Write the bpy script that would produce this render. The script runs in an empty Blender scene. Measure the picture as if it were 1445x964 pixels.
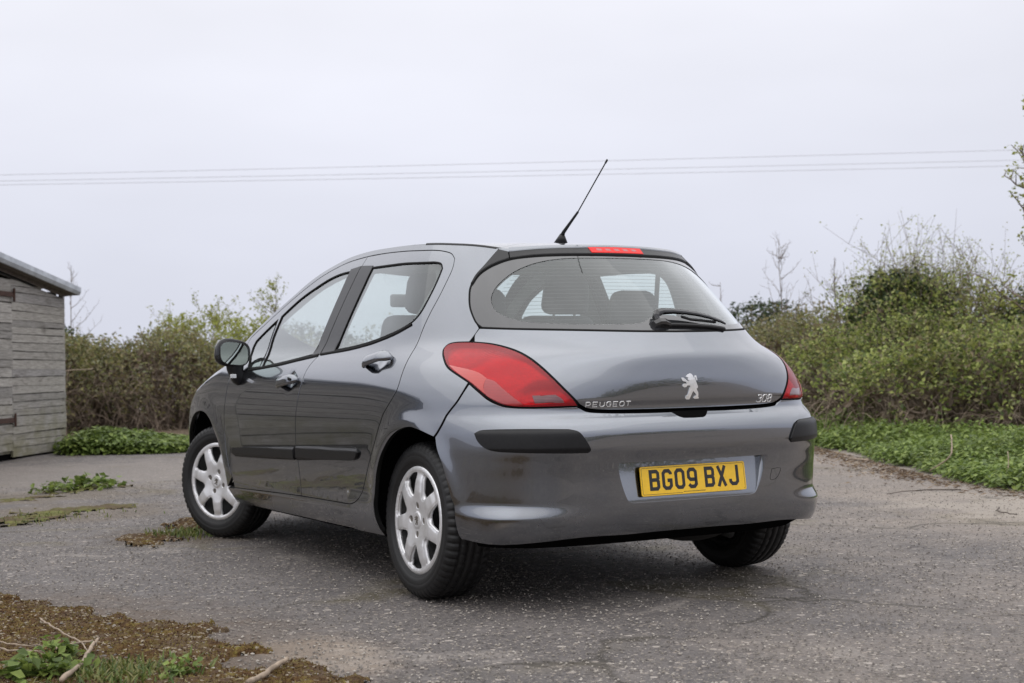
import bpy, bmesh, math, random
import numpy as np
from mathutils import Vector, Matrix
from mathutils.geometry import delaunay_2d_cdt
random.seed(7); RNG=np.random.default_rng(11)
R=math.radians
scene=bpy.context.scene
COL=scene.collection

# ------------------------------------------------------------------ camera
cam_d=bpy.data.cameras.new('camera'); cam=bpy.data.objects.new('camera',cam_d); COL.objects.link(cam)
def _cam():
    yaw,pitch,roll=0.5174,0.0188,-0.0179
    fw=np.array([math.sin(yaw)*math.cos(pitch),math.cos(yaw)*math.cos(pitch),math.sin(pitch)])
    rt=np.array([math.cos(yaw),-math.sin(yaw),0.]); up=np.cross(rt,fw)
    r2=rt*math.cos(roll)+up*math.sin(roll); u2=-rt*math.sin(roll)+up*math.cos(roll)
    m=Matrix.Identity(4)
    for i in range(3):
        m[i][0]=r2[i]; m[i][1]=u2[i]; m[i][2]=-fw[i]
    m[0][3],m[1][3],m[2][3]=-3.3206,-5.136,0.9158
    cam.matrix_world=m
_cam()
cam_d.sensor_width=36; cam_d.lens=49.85
cam_d.clip_start=.1; cam_d.clip_end=2000
cam_d.dof.use_dof=True; cam_d.dof.focus_distance=5.6; cam_d.dof.aperture_fstop=5.0
scene.camera=cam

# ------------------------------------------------------------------ view and sky
scene.view_settings.view_transform='Standard'; scene.view_settings.look='None'
scene.view_settings.exposure=0.2; scene.view_settings.gamma=1
SUN_EL,SUN_AZ=R(66),R(250)           # azimuth clockwise from +Y
world=bpy.data.worlds.new("World"); scene.world=world; world.use_nodes=True
def build_world():
    nt=world.node_tree; N=nt.nodes; L=nt.links; N.clear()
    out=N.new('ShaderNodeOutputWorld')
    sky=N.new('ShaderNodeTexSky'); sky.sky_type='NISHITA'; sky.sun_disc=False
    sky.sun_elevation=SUN_EL; sky.sun_rotation=SUN_AZ
    b1=N.new('ShaderNodeBackground'); b1.inputs['Strength'].default_value=.05
    L.new(sky.outputs[0],b1.inputs['Color'])
    # the cloud deck: an even overcast, a little brighter overhead, with faint soft mottling
    tc=N.new('ShaderNodeTexCoord'); sep=N.new('ShaderNodeSeparateXYZ'); L.new(tc.outputs['Generated'],sep.inputs[0])
    ramp=N.new('ShaderNodeValToRGB'); e=ramp.color_ramp.elements
    e[0].position=.0; e[0].color=(.60,.62,.72,1); e[1].position=1.0; e[1].color=(1.60,1.60,1.63,1)
    k=ramp.color_ramp.elements.new(.10); k.color=(.675,.69,.780,1)
    k=ramp.color_ramp.elements.new(.27); k.color=(.82,.825,.89,1)
    k=ramp.color_ramp.elements.new(.6); k.color=(1.18,1.18,1.22,1)
    L.new(sep.outputs['Z'],ramp.inputs[0])
    mp=N.new('ShaderNodeMapping'); mp.inputs['Scale'].default_value=(1,1,3.2)
    L.new(tc.outputs['Generated'],mp.inputs[0])
    no=N.new('ShaderNodeTexNoise'); no.inputs['Scale'].default_value=1.7; no.inputs['Detail'].default_value=4; no.inputs['Roughness'].default_value=.5
    L.new(mp.outputs[0],no.inputs['Vector'])
    mr=N.new('ShaderNodeMapRange'); mr.inputs[1].default_value=.3; mr.inputs[2].default_value=.7; mr.inputs[3].default_value=.90; mr.inputs[4].default_value=1.08
    L.new(no.outputs[0],mr.inputs[0])
    mul=N.new('ShaderNodeVectorMath'); mul.operation='SCALE'; L.new(ramp.outputs[0],mul.inputs[0]); L.new(mr.outputs[0],mul.inputs['Scale'])
    b2=N.new('ShaderNodeBackground'); b2.inputs['Strength'].default_value=1.0
    L.new(mul.outputs[0],b2.inputs['Color'])
    mx=N.new('ShaderNodeMixShader'); mx.inputs[0].default_value=.94
    L.new(b1.outputs[0],mx.inputs[1]); L.new(b2.outputs[0],mx.inputs[2]); L.new(mx.outputs[0],out.inputs[0])
build_world()
sun_d=bpy.data.lights.new('sun','SUN'); sun_d.energy=.55; sun_d.angle=R(120); sun_d.color=(1,.965,.92)
sun=bpy.data.objects.new('sun',sun_d); COL.objects.link(sun)
_d=Vector((math.sin(SUN_AZ)*math.cos(SUN_EL),math.cos(SUN_AZ)*math.cos(SUN_EL),math.sin(SUN_EL)))
sun.rotation_euler=(-_d).to_track_quat('-Z','Y').to_euler()

# ------------------------------------------------------------------ material helpers
class G:
    def __init__(s,name):
        s.m=bpy.data.materials.new(name); s.m.use_nodes=True; s.nt=s.m.node_tree; s.N=s.nt.nodes; s.N.clear()
        s.out=s.N.new('ShaderNodeOutputMaterial')
    def n(s,t,**k):
        nd=s.N.new('ShaderNode'+t)
        for a,v in k.items():
            if a.startswith('i_'): nd.inputs[a[2:].replace('_',' ')].default_value=v
            else: setattr(nd,a,v)
        return nd
    def l(s,a,b): s.nt.links.new(a,b)
    def _in(s,nd,i,v):
        if isinstance(v,bpy.types.NodeSocket): s.l(v,nd.inputs[i])
        else: nd.inputs[i].default_value=v
    def math(s,op,a,b=0,c=None,clamp=False):
        nd=s.N.new('ShaderNodeMath'); nd.operation=op; nd.use_clamp=clamp
        s._in(nd,0,a); s._in(nd,1,b)
        if c is not None: s._in(nd,2,c)
        return nd.outputs[0]
    def pos(s): 
        return s.N.new('ShaderNodeNewGeometry').outputs['Position']
    def obj(s): return s.N.new('ShaderNodeTexCoord').outputs['Object']
    def mapv(s,v,scale=(1,1,1),rot=(0,0,0),loc=(0,0,0)):
        nd=s.N.new('ShaderNodeMapping'); s.l(v,nd.inputs[0]); nd.inputs['Scale'].default_value=scale; nd.inputs['Rotation'].default_value=rot; nd.inputs['Location'].default_value=loc
        return nd.outputs[0]
    def noise(s,v,scale,detail=4,rough=.55,dist=0):
        nd=s.N.new('ShaderNodeTexNoise'); 
        if v is not None: s.l(v,nd.inputs['Vector'])
        nd.inputs['Scale'].default_value=scale; nd.inputs['Detail'].default_value=detail; nd.inputs['Roughness'].default_value=rough; nd.inputs['Distortion'].default_value=dist
        return nd.outputs[0]
    def vor(s,v,scale,feature='F1',rand=1):
        nd=s.N.new('ShaderNodeTexVoronoi'); nd.feature=feature; s.l(v,nd.inputs['Vector']); nd.inputs['Scale'].default_value=scale; nd.inputs['Randomness'].default_value=rand
        return nd
    def ramp(s,f,stops,interp='LINEAR'):
        nd=s.N.new('ShaderNodeValToRGB'); nd.color_ramp.interpolation=interp
        e=nd.color_ramp.elements
        while len(e)<len(stops): e.new(.5)
        for el,(p,c) in zip(e,stops):
            el.position=p; el.color=(c,c,c,1) if not hasattr(c,'__len__') else (*c,1)
        s._in(nd,0,f); return nd.outputs[0]
    def mr(s,f,a,b,c=0,d=1):
        nd=s.N.new('ShaderNodeMapRange'); s._in(nd,0,f)
        for i,v in enumerate((a,b,c,d)): nd.inputs[i+1].default_value=v
        return nd.outputs[0]
    def mix(s,f,a,b,bt='MIX'):
        nd=s.N.new('ShaderNodeMix'); nd.data_type='RGBA'; nd.blend_type=bt
        s._in(nd,0,f)
        for i,v in ((6,a),(7,b)):
            if isinstance(v,bpy.types.NodeSocket): s.l(v,nd.inputs[i])
            else: nd.inputs[i].default_value=(*v,1)
        return nd.outputs[2]
    def bump(s,h,strength=.3,dist=.01,normal=None):
        nd=s.N.new('ShaderNodeBump'); s.l(h,nd.inputs['Height']); nd.inputs['Strength'].default_value=strength; nd.inputs['Distance'].default_value=dist
        if normal: s.l(normal,nd.inputs['Normal'])
        return nd.outputs[0]
    def bsdf(s,base=(.5,.5,.5),rough=.5,metal=0,coat=0,coat_rough=.03,normal=None,spec=.5,trans=0,out=True,**k):
        nd=s.N.new('ShaderNodeBsdfPrincipled')
        if isinstance(base,bpy.types.NodeSocket): s.l(base,nd.inputs['Base Color'])
        else: nd.inputs['Base Color'].default_value=(*base,1)
        s._in(nd,'Roughness',rough); s._in(nd,'Metallic',metal); s._in(nd,'Coat Weight',coat); nd.inputs['Coat Roughness'].default_value=coat_rough
        nd.inputs['Specular IOR Level'].default_value=spec
        nd.inputs['Transmission Weight'].default_value=trans
        if normal: s.l(normal,nd.inputs['Normal'])
        if out: s.l(nd.outputs[0],s.out.inputs[0])
        return nd
def simple(name,base,rough=.5,metal=0,coat=0,nscale=40,var=.12,bump=0,bscale=200,spec=.5):
    g=G(name); v=g.obj(); f=g.noise(v,nscale,4)
    a=tuple(c*(1-var) for c in base); b=tuple(min(1,c*(1+var)) for c in base)
    c=g.mix(g.mr(f,.3,.7),a,b)
    nrm=g.bump(g.noise(v,bscale,2),bump,.002) if bump else None
    g.bsdf(c,rough,metal,coat,normal=nrm,spec=spec); return g.m

M={}
def paint():
    g=G('car_paint'); p=g.pos()
    fl=g.vor(p,900).outputs['Color']
    dust=g.noise(p,3.2,5,.6)
    z=g.n('SeparateXYZ'); g.l(p,z.inputs[0])
    low=g.mr(z.outputs['Z'],.55,.25)                      # road film thrown up on the lower panels
    film=g.math('MULTIPLY',low,g.mr(dust,.4,.75,0,.35))
    c=g.mix(.08,(.160,.174,.200),fl,'SOFT_LIGHT')
    c=g.mix(film,c,(.15,.135,.12))
    nd=g.bsdf(c,g.math('ADD',.20,g.math('MULTIPLY',film,.6)),g.math('SUBTRACT',1.0,film),g.math('SUBTRACT',1.0,g.math('MULTIPLY',film,1.2)),.012)
    nd.inputs['Coat IOR'].default_value=2.0
    return g.m
M['paint']=paint()
M['black_plastic']=simple('black_plastic',(.008,.008,.009),.40,0,0,60,.2,.1,400,spec=.35)
M['gloss_black']=simple('gloss_black',(.012,.012,.013),.16,0,.5)
M['pillar_black']=simple('pillar_black',(.014,.014,.015),.32,spec=.4)
M['rubber_and_gap_shade']=simple('rubber_and_gap_shade',(.006,.006,.006),.7,spec=.15)
M['dark']=simple('underbody_black',(.006,.006,.006),.95,spec=0.)
M['frit']=simple('black_ceramic_band',(.018,.019,.021),.06,0,1.,30,.1,spec=.8)
M['chrome']=simple('chrome',(.88,.88,.88),.25,.7)
M['trim']=simple('grey_interior_trim',(.10,.105,.10),.8)
M['trim_light']=simple('headlining',(.30,.31,.30),.9)
M['seat']=simple('seat_cloth',(.05,.055,.06),.9,0,0,300,.3)
M['steel']=simple('dark_steel',(.02,.02,.02),.6,.3)
M['rust']=simple('rusty_iron',(.055,.026,.018),.85,0,0,60,.5,.4,120)
M['bolt']=simple('dull_bolt',(.13,.115,.10),.6,.2)
def silver():
    g=G('silver_wheel_paint'); p=g.obj()
    d=g.noise(p,26,5,.65)
    c=g.mix(g.mr(d,.45,.8,0,.55),(.86,.86,.87),(.58,.56,.53))
    g.bsdf(c,.42,.75,.3,.12); return g.m
M['silver']=silver()
def tyre():
    g=G('tyre_rubber'); p=g.obj()
    d=g.noise(p,14,6,.65)
    c=g.mix(g.mr(d,.5,.8,0,.5),(.006,.006,.0065),(.020,.019,.0175))
    g.bsdf(c,g.mr(d,.3,.7,.42,.65),0,normal=g.bump(g.noise(p,160,3),.15,.002)); return g.m
M['tyre']=tyre()
def glass(name,tint,refl,rough=0.0):
    g=G(name)
    t=g.n('BsdfTransparent'); t.inputs[0].default_value=(*tint,1)
    gl=g.n('BsdfGlossy'); gl.inputs['Color'].default_value=(.97,1,1,1); gl.inputs['Roughness'].default_value=rough
    lw=g.n('LayerWeight'); lw.inputs[0].default_value=.5
    sch=g.math('ADD',.042,g.math('MULTIPLY',.958,g.math('POWER',lw.outputs['Facing'],5)))
    f=g.math('MULTIPLY',sch,refl,clamp=True)
    # thin film of dust on the outside
    p=g.pos(); du=g.n('BsdfDiffuse'); du.inputs[0].default_value=(.55,.57,.56,1)
    dm=g.mr(g.noise(p,9,5,.6),.3,.8,.01,.035)
    m0=g.n('MixShader'); g.l(dm,m0.inputs[0]); g.l(t.outputs[0],m0.inputs[1]); g.l(du.outputs[0],m0.inputs[2])
    m=g.n('MixShader'); g.l(f,m.inputs[0]); g.l(m0.outputs[0],m.inputs[1]); g.l(gl.outputs[0],m.inputs[2]); g.l(m.outputs[0],g.out.inputs[0])
    return g.m
M['glass']=glass('tinted_glass',(.84,.91,.89),2.2)
M['mirror']=simple('mirror_glass',(.72,.80,.76),.02,1,0,10,.01)
def red_clear():
    g=G('red_lens'); p=g.pos(); s=g.n('SeparateXYZ'); g.l(p,s.inputs[0])
    dx=g.math('SUBTRACT',s.outputs['Z'],.79); dy=g.math('ADD',s.outputs['Y'],.42)
    r=g.math('SQRT',g.math('ADD',g.math('MULTIPLY',dx,dx),g.math('MULTIPLY',dy,dy)))
    w=g.mr(g.math('SINE',g.math('MULTIPLY',r,620)),-1,1)
    t=g.n('BsdfTransparent'); g.l(g.mix(g.math('MULTIPLY',w,.5),(.80,.055,.065),(.62,.030,.040)),t.inputs[0])
    d=g.bsdf((.66,.020,.034),.25,0,0,out=False,spec=.0)
    m=g.n('MixShader'); m.inputs[0].default_value=.36; g.l(t.outputs[0],m.inputs[1]); g.l(d.outputs[0],m.inputs[2])
    gl=g.n('BsdfGlossy'); gl.inputs['Roughness'].default_value=.03
    lw=g.n('LayerWeight'); lw.inputs[0].default_value=.5
    f=g.math('ADD',.045,g.math('MULTIPLY',.955,g.math('POWER',lw.outputs['Facing'],5)))
    m2=g.n('MixShader'); g.l(f,m2.inputs[0]); g.l(m.outputs[0],m2.inputs[1]); g.l(gl.outputs[0],m2.inputs[2]); g.l(m2.outputs[0],g.out.inputs[0]); return g.m
M['reflector']=simple('lamp_reflector',(.75,.72,.70),.28,.6,0,90,.25)
def lens(name,base,dark,rough=.12,mode='rings',coat=1):
    g=G(name); p=g.pos()
    s=g.n('SeparateXYZ'); g.l(p,s.inputs[0])
    if mode=='rings':
        # fresnel optic: fine concentric ribs moulded in the lens
        dx=g.math('SUBTRACT',s.outputs['Z'],.80); dy=g.math('ADD',s.outputs['Y'],.40)
        r=g.math('SQRT',g.math('ADD',g.math('MULTIPLY',dx,dx),g.math('MULTIPLY',dy,dy)))
        w=g.math('SINE',g.math('MULTIPLY',r,700))
    else:
        w=g.math('SINE',g.math('MULTIPLY',s.outputs['Z'],1100))
    w=g.mr(w,-1,1)
    c=g.mix(g.math('MULTIPLY',w,.6),dark,base)
    n=g.noise(p,30,3)
    c=g.mix(g.mr(n,.35,.7,0,.5),c,dark)
    nd=g.bsdf(c,.28,0,coat,rough,spec=.5*coat); 
    nd.inputs['Coat Roughness'].default_value=.015
    return g.m
M['lens']=red_clear()
M['lens_dark']=lens('red_lens_lower',(.50,.016,.020),(.30,.010,.012),mode='lines')
M['lens_amber']=lens('amber_red_lens',(.62,.035,.015),(.45,.02,.012),mode='lines')
M['lens_clear']=lens('reversing_lens',(.30,.115,.13),(.10,.03,.035),mode='lines')
M['lens_high']=lens('brake_lens',(.85,.012,.006),(.72,.008,.005),mode='lines',coat=.25)
M['lens_white']=lens('headlamp_lens',(.6,.6,.6),(.3,.3,.3))
M['plate_yellow']=simple('plate_yellow',(.83,.50,.008),.35,0,.3,60,.05)
M['plate_black']=simple('plate_black',(.012,.012,.014),.4)

# ------------------------------------------------------------------ object helpers
def link(o,parent=None):
    COL.objects.link(o)
    if parent is not None: o.parent=parent
    return o
def tag(o,label=None,cat=None,group=None,kind=None):
    if label: o['label']=label
    if cat: o['category']=cat
    if group: o['group']=group
    if kind: o['kind']=kind
    return o
def empty(name,loc=(0,0,0),**k):
    o=bpy.data.objects.new(name,None); o.location=loc; o.empty_display_size=.1; COL.objects.link(o); tag(o,**k); return o
def mesh_np(name,V,F,mat,parent=None,normals=None,smooth=False):
    """V (n,3) array, F (m,k) int array of equal-size faces or list of arrays"""
    me=bpy.data.meshes.new(name)
    V=np.asarray(V,np.float32)
    Fs=F if isinstance(F,list) else [F]
    Fs=[np.asarray(f,np.int32) for f in Fs if len(f)]
    me.vertices.add(len(V)); me.vertices.foreach_set('co',V.ravel())
    loops=np.concatenate([f.ravel() for f in Fs]); cnt=np.concatenate([np.full(len(f),f.shape[1],np.int32) for f in Fs])
    me.loops.add(len(loops)); me.loops.foreach_set('vertex_index',loops)
    me.polygons.add(len(cnt)); st=np.concatenate([[0],np.cumsum(cnt)[:-1]]).astype(np.int32)
    me.polygons.foreach_set('loop_start',st)
    try: me.polygons.foreach_set('loop_total',cnt)
    except Exception: pass
    me.update(calc_edges=True)
    me.polygons.foreach_set('use_smooth',np.full(len(cnt),bool(smooth or normals is not None)))
    if mat is not None: me.materials.append(mat)
    if normals is not None: me.normals_split_custom_set_from_vertices([tuple(n) for n in np.asarray(normals,float)])
    o=bpy.data.objects.new(name,me); return link(o,parent)
def bm_obj(name,bm,mat,parent=None,smooth=False):
    me=bpy.data.meshes.new(name); bm.to_mesh(me); bm.free()
    if smooth:
        me.polygons.foreach_set('use_smooth',np.ones(len(me.polygons),bool))
    me.materials.append(mat); return link(bpy.data.objects.new(name,me),parent)
def add_box(bm,c,size,rot=None,bevel=0,taper=None):
    r=bmesh.ops.create_cube(bm,size=1); vs=r['verts']
    bmesh.ops.scale(bm,vec=size,verts=vs)
    if bevel:
        es=list({e for v in vs for e in v.link_edges}); r=bmesh.ops.bevel(bm,geom=es,offset=bevel,segments=2,affect='EDGES',profile=.6); vs=list({v for f in r['faces'] for v in f.verts}|{v for v in vs if v.is_valid})
    if rot is not None: bmesh.ops.rotate(bm,matrix=rot,verts=vs)
    bmesh.ops.translate(bm,vec=c,verts=vs); return vs
def tube_np(paths,radii,k=5):
    """paths (m,n,3), radii (m,n) -> V,F of k-sided tubes"""
    P=np.asarray(paths,float); m,n,_=P.shape; Rr=np.asarray(radii,float)
    T=np.gradient(P,axis=1); T/=np.linalg.norm(T,axis=2,keepdims=True)+1e-9
    ref=np.where(np.abs(T[...,2:3])>.9,np.array([1.,0,0]),np.array([0,0,1.]))
    A=np.cross(T,ref); A/=np.linalg.norm(A,axis=2,keepdims=True)+1e-9; B=np.cross(T,A)
    a=np.arange(k)*2*np.pi/k
    V=P[:,:,None]+Rr[:,:,None,None]*(np.cos(a)[:,None]*A[:,:,None]+np.sin(a)[:,None]*B[:,:,None])
    idx=np.arange(m*n*k).reshape(m,n,k)
    F=np.stack([idx[:,:-1],np.roll(idx,-1,2)[:,:-1],np.roll(idx,-1,2)[:,1:],idx[:,1:]],-1).reshape(-1,4)
    return V.reshape(-1,3),F
def tube(name,pts,rad,mat,parent=None,k=8):
    pts=np.array(pts,float)[None]; rad=np.broadcast_to(np.array(rad,float),pts.shape[:2])
    V,F=tube_np(pts,rad,k); n=pts.shape[1]
    caps=np.stack([np.arange(k)[::-1],np.arange((n-1)*k,n*k)])
    return mesh_np(name,V,[F,caps],mat,parent,smooth=True)
def catmull(P,sub=5,closed=False):
    P=np.array(P,float); n=len(P)
    if n<3: return P
    Q=np.vstack([P[-1],P,P[0],P[1]]) if closed else np.vstack([2*P[0]-P[1],P,2*P[-1]-P[-2]])
    out=[]
    for i in range(1,len(Q)-2):
        p0,p1,p2,p3=Q[i-1:i+3]
        d=[np.sqrt(np.linalg.norm(b-a))+1e-6 for a,b in ((p0,p1),(p1,p2),(p2,p3))]
        m1=d[1]*((p1-p0)/d[0]-(p2-p0)/(d[0]+d[1])+(p2-p1)/d[1]); m2=d[1]*((p2-p1)/d[1]-(p3-p1)/(d[1]+d[2])+(p3-p2)/d[2])
        t=np.linspace(0,1,sub,endpoint=False)[:,None]
        out.append((2*t**3-3*t**2+1)*p1+(t**3-2*t**2+t)*m1+(-2*t**3+3*t**2)*p2+(t**3-t**2)*m2)
    out=np.vstack(out)
    return out if closed else np.vstack([out,P[-1]])
# ------------------------------------------------------------------ car body surface
def pchip(xk,yk):
    xk=np.array(xk,float);yk=np.array(yk,float);h=np.diff(xk);d=np.diff(yk)/h
    m=np.zeros_like(yk)
    for i in range(1,len(xk)-1):
        if d[i-1]*d[i]>0:
            a=2*h[i]+h[i-1];b=h[i]+2*h[i-1]; m[i]=(a+b)/(a/d[i-1]+b/d[i])
    m[0]=d[0];m[-1]=d[-1]
    def f(x):
        x=np.asarray(x,float);xc=np.clip(x,xk[0],xk[-1]);i=np.clip(np.searchsorted(xk,xc)-1,0,len(h)-1)
        t=(xc-xk[i])/h[i];t2=t*t;t3=t2*t
        return (2*t3-3*t2+1)*yk[i]+(t3-2*t2+t)*h[i]*m[i]+(-2*t3+3*t2)*yk[i+1]+(t3-t2)*h[i]*m[i+1]
    return f
def smooth_f(xk,yk,k=.012):
    f=pchip(xk,yk); o=np.linspace(-1.8,1.8,9)*k; w=np.exp(-(o/k)**2); w/=w.sum()
    return lambda x: sum(wi*f(np.asarray(x)+oi) for oi,wi in zip(o,w))
Yr=smooth_f([.10,.20,.26,.30,.36,.42,.50,.56,.62,.665,.70,.725,.74,.76,.79,.85,.90,.948,.960,.985,1.02,1.05,1.2,1.3,1.38,1.42,1.5],
        [-.50,-.60,-.655,-.685,-.70,-.706,-.712,-.722,-.735,-.736,-.724,-.700,-.682,-.680,-.690,-.692,-.688,-.6815,-.6765,-.655,-.625,-.600,-.435,-.318,-.215,-.165,-.05],.0075)
w0=smooth_f([.10,.20,.26,.32,.45,.60,.72,.82,.90,.96,1.02,1.10,1.2,1.3,1.4,1.46,1.55],
        [.74,.82,.868,.884,.893,.901,.905,.897,.876,.845,.800,.765,.720,.672,.622,.585,.53],.02)
nn=smooth_f([.1,.5,.72,.85,.93,.99,1.05,1.2,1.5],[4.6,4.4,4.0,3.55,3.1,2.62,2.48,2.55,2.6],.03)
Yf=smooth_f([.1,.25,.45,.6,.7,.8,.88,.95,1.02,1.6],[3.40,3.50,3.53,3.52,3.47,3.34,3.02,2.68,2.5,2.5],.02)
Y0=.6;Y1=2.3
def Wpos(s,z):
    s=np.asarray(s,float);z=np.asarray(z,float);s,z=np.broadcast_arrays(s,z)
    sg=np.where(s<0,-1.,1.); a=np.abs(s); over=a>3; a=np.where(over,6-a,a); sg=np.where(over,-sg,sg)
    w=w0(z);n=nn(z);yr=Yr(z);yf=Yf(z)
    t=np.clip(a,0,1)*np.pi/2; sn=np.abs(np.sin(t));cs=np.abs(np.cos(t)); r=(sn**n+cs**n)**(-1/n)
    xr=w*sn*r; y_r=Y0-(Y0-yr)*cs*r
    ys=Y0+(Y1-Y0)*np.clip(a-1,0,1)
    b=np.clip(a-2,0,1)*np.pi/2; m=3.6
    r2=(np.abs(np.sin(b))**m+np.abs(np.cos(b))**m)**(-1/m)
    xf=w*np.cos(b)*r2; y_f=Y1+(yf-Y1)*np.sin(b)*r2
    x=np.where(a<=1,xr,np.where(a<=2,w,xf)); y=np.where(a<=1,y_r,np.where(a<=2,ys,y_f))
    return np.stack([-sg*x,y,z],-1)
def sstep(x): x=np.clip(x,0,1); return x*x*(3-2*x)
def Disp(s,z,P):
    a=np.abs(s); y=P[...,1]; d=np.zeros_like(y)
    for yc,zc,rx,rz in ((-.01,.31,.335,.38),(2.61,.31,.375,.395)):
        rr=np.sqrt(((y-yc)/rx)**2+((z-zc)/rz)**2)
        d+=.012*np.exp(-((rr-1.0)/.13)**2)*sstep((z-.28)/.15)*np.where((a>.5)&(a<2.6),sstep((a-.5)/.12),0)
    d+=.026*sstep((a-.30)/.22)*sstep((.408-z)/.055)*np.where(a<1,1-.75*sstep((a-.49)/.09),0)      # lower lip of the rear bumper
    for yc,zc in ((.345,.955),(1.30,.872)):
        q=((y-yc)/.044)**2+((z-zc)/.037)**2
        d-=.010*np.exp(-q**1.5)*np.where((a>.6)&(a<2.2),1,0)
    d+=.004*np.exp(-((z-.312)/.02)**2)*sstep((a-.80)/.25)*np.where(a<2.1,1,0)
    return d
KU=1.5
def Wn(s,z,h=2e-3):
    ds=Wpos(s+h,z)-Wpos(s-h,z); dz=Wpos(s,z+h)-Wpos(s,z-h)
    n=np.cross(dz,ds); return n/(np.linalg.norm(n,axis=-1,keepdims=True)+1e-12)
def Wmap(off=0.):
    def f(U):
        s=U[:,0]/KU; z=U[:,1]; P=Wpos(s,z); o=off(s,z) if callable(off) else off
        return P+Wn(s,z)*(Disp(s,z,P)+o)[:,None]
    return f
# upper surface: roof, windscreen and bonnet as one height field bounded by the rail curve
RAIL=[(0,1.419),(.15,1.417),(.32,1.413),(.446,1.408),(.483,1.415),(.539,1.428),(.6,1.439),(.669,1.448),(.734,1.456),(.82,1.464),(1.0,1.476),(1.13,1.483),(1.25,1.485),(1.38,1.474),(1.46,1.452),(1.55,1.417),(1.63,1.372),(1.7,1.32),(1.84,1.215),(1.94,1.128),(2.02,1.045),(2.1,.985),(2.2,.950),(2.35,.915),(2.5,.875),(2.65,.835),(2.8,.795),(2.9,.77),(3.0,.76)]
RAILc=catmull(RAIL,6)
RP=Wpos(RAILc[:,0],RAILc[:,1])
_o=np.argsort(RP[:,1]); _ry=RP[_o,1]; _rx=np.abs(RP[_o,0]); _rz=RP[_o,2]
zc_f=smooth_f([-.2,-.1,0,.2,.6,1.0,1.3,1.5,1.6,2.0,2.45,2.52,2.7,3.0,3.25,3.4,3.47,3.6],[1.413,1.433,1.447,1.464,1.488,1.497,1.496,1.482,1.455,1.245,1.005,.988,.972,.93,.868,.81,.77,.74],.03)
def Hz(x,y):
    xb=np.interp(y,_ry,_rx); zb=np.interp(y,_ry,_rz); q=np.clip(np.abs(x)/np.maximum(xb,1e-3),0,1)**2.4
    return zc_f(y)*(1-q)+zb*q
def Hmap(off=0.):
    def f(U): return np.stack([U[:,0],U[:,1],Hz(U[:,0],U[:,1])+off],-1)
    return f

def inpoly(pts,poly):
    x,y=pts[:,0],pts[:,1]; ins=np.zeros(len(pts),bool); n=len(poly)
    x1,y1=poly[:,0],poly[:,1]; x2,y2=np.roll(x1,-1),np.roll(y1,-1)
    for i in range(n):
        c=(y1[i]>y)!=(y2[i]>y)
        if c.any():
            xs=(x2[i]-x1[i])*(y-y1[i])/((y2[i]-y1[i]) or 1e-12)+x1[i]
            ins^=c&(x<xs)
    return ins
def dedupe(P,e=1.5e-3):
    out=[P[0]]
    for p in P[1:]:
        if np.linalg.norm(p-out[-1])>e: out.append(p)
    if np.linalg.norm(out[0]-out[-1])<e: out.pop()
    return np.array(out)
def inset(P,d):
    """move a closed outline inwards by d"""
    a=.5*np.sum(P[:,0]*np.roll(P[:,1],-1)-np.roll(P[:,0],-1)*P[:,1])
    e=np.roll(P,-1,0)-P; n=np.stack([-e[:,1],e[:,0]],1); n/=np.linalg.norm(n,axis=1,keepdims=True)+1e-12
    if a<0:n=-n
    m=n+np.roll(n,1,0); l=np.linalg.norm(m,axis=1,keepdims=True); m=m/np.maximum(l,.3)
    return P+m*d*np.clip(2/np.maximum(l,.8),1,1.6)
def tri_region(outline,holes,du,dv):
    """constrained triangulation of an outline with holes and inner grid points"""
    loops=[outline]+holes; pts=[];edges=[]
    for L in loops:
        o=len(pts); pts+= [tuple(p) for p in L]; n=len(L); edges+=[(o+i,o+(i+1)%n) for i in range(n)]
    lo=outline.min(0);hi=outline.max(0)
    gx=np.arange(lo[0],hi[0],du);gy=np.arange(lo[1]+dv*.5,hi[1],dv)
    X,Y=np.meshgrid(gx,gy); X[1::2]+=du/2; g=np.stack([X.ravel(),Y.ravel()],1)
    ok=inpoly(g,outline)
    for h in holes: ok&=~inpoly(g,h)
    g=g[ok]
    if len(g):
        B=np.array(pts); md=min(du,dv)*.45; keep=np.ones(len(g),bool)
        for i in range(0,len(g),2000):
            d=np.min(((g[i:i+2000,None]-B[None])**2).sum(-1),1); keep[i:i+2000]=d>md*md
        g=g[keep]
    r=delaunay_2d_cdt([Vector(p) for p in pts]+[Vector(p) for p in g],edges,[],0,1e-6,False)
    V=np.array([tuple(v) for v in r[0]]); F=np.array([f for f in r[2] if len(f)==3],int)
    c=V[F].mean(1); ok=inpoly(c,outline)
    for h in holes: ok&=~inpoly(c,h)
    F=F[ok]
    # make all CCW
    a=V[F[:,0]];b=V[F[:,1]];d=V[F[:,2]]; ar=(b[:,0]-a[:,0])*(d[:,1]-a[:,1])-(d[:,0]-a[:,0])*(b[:,1]-a[:,1])
    F[ar<0]=F[ar<0][:,::-1]; F=F[np.abs(ar)>1e-10]
    return V,F
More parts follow.
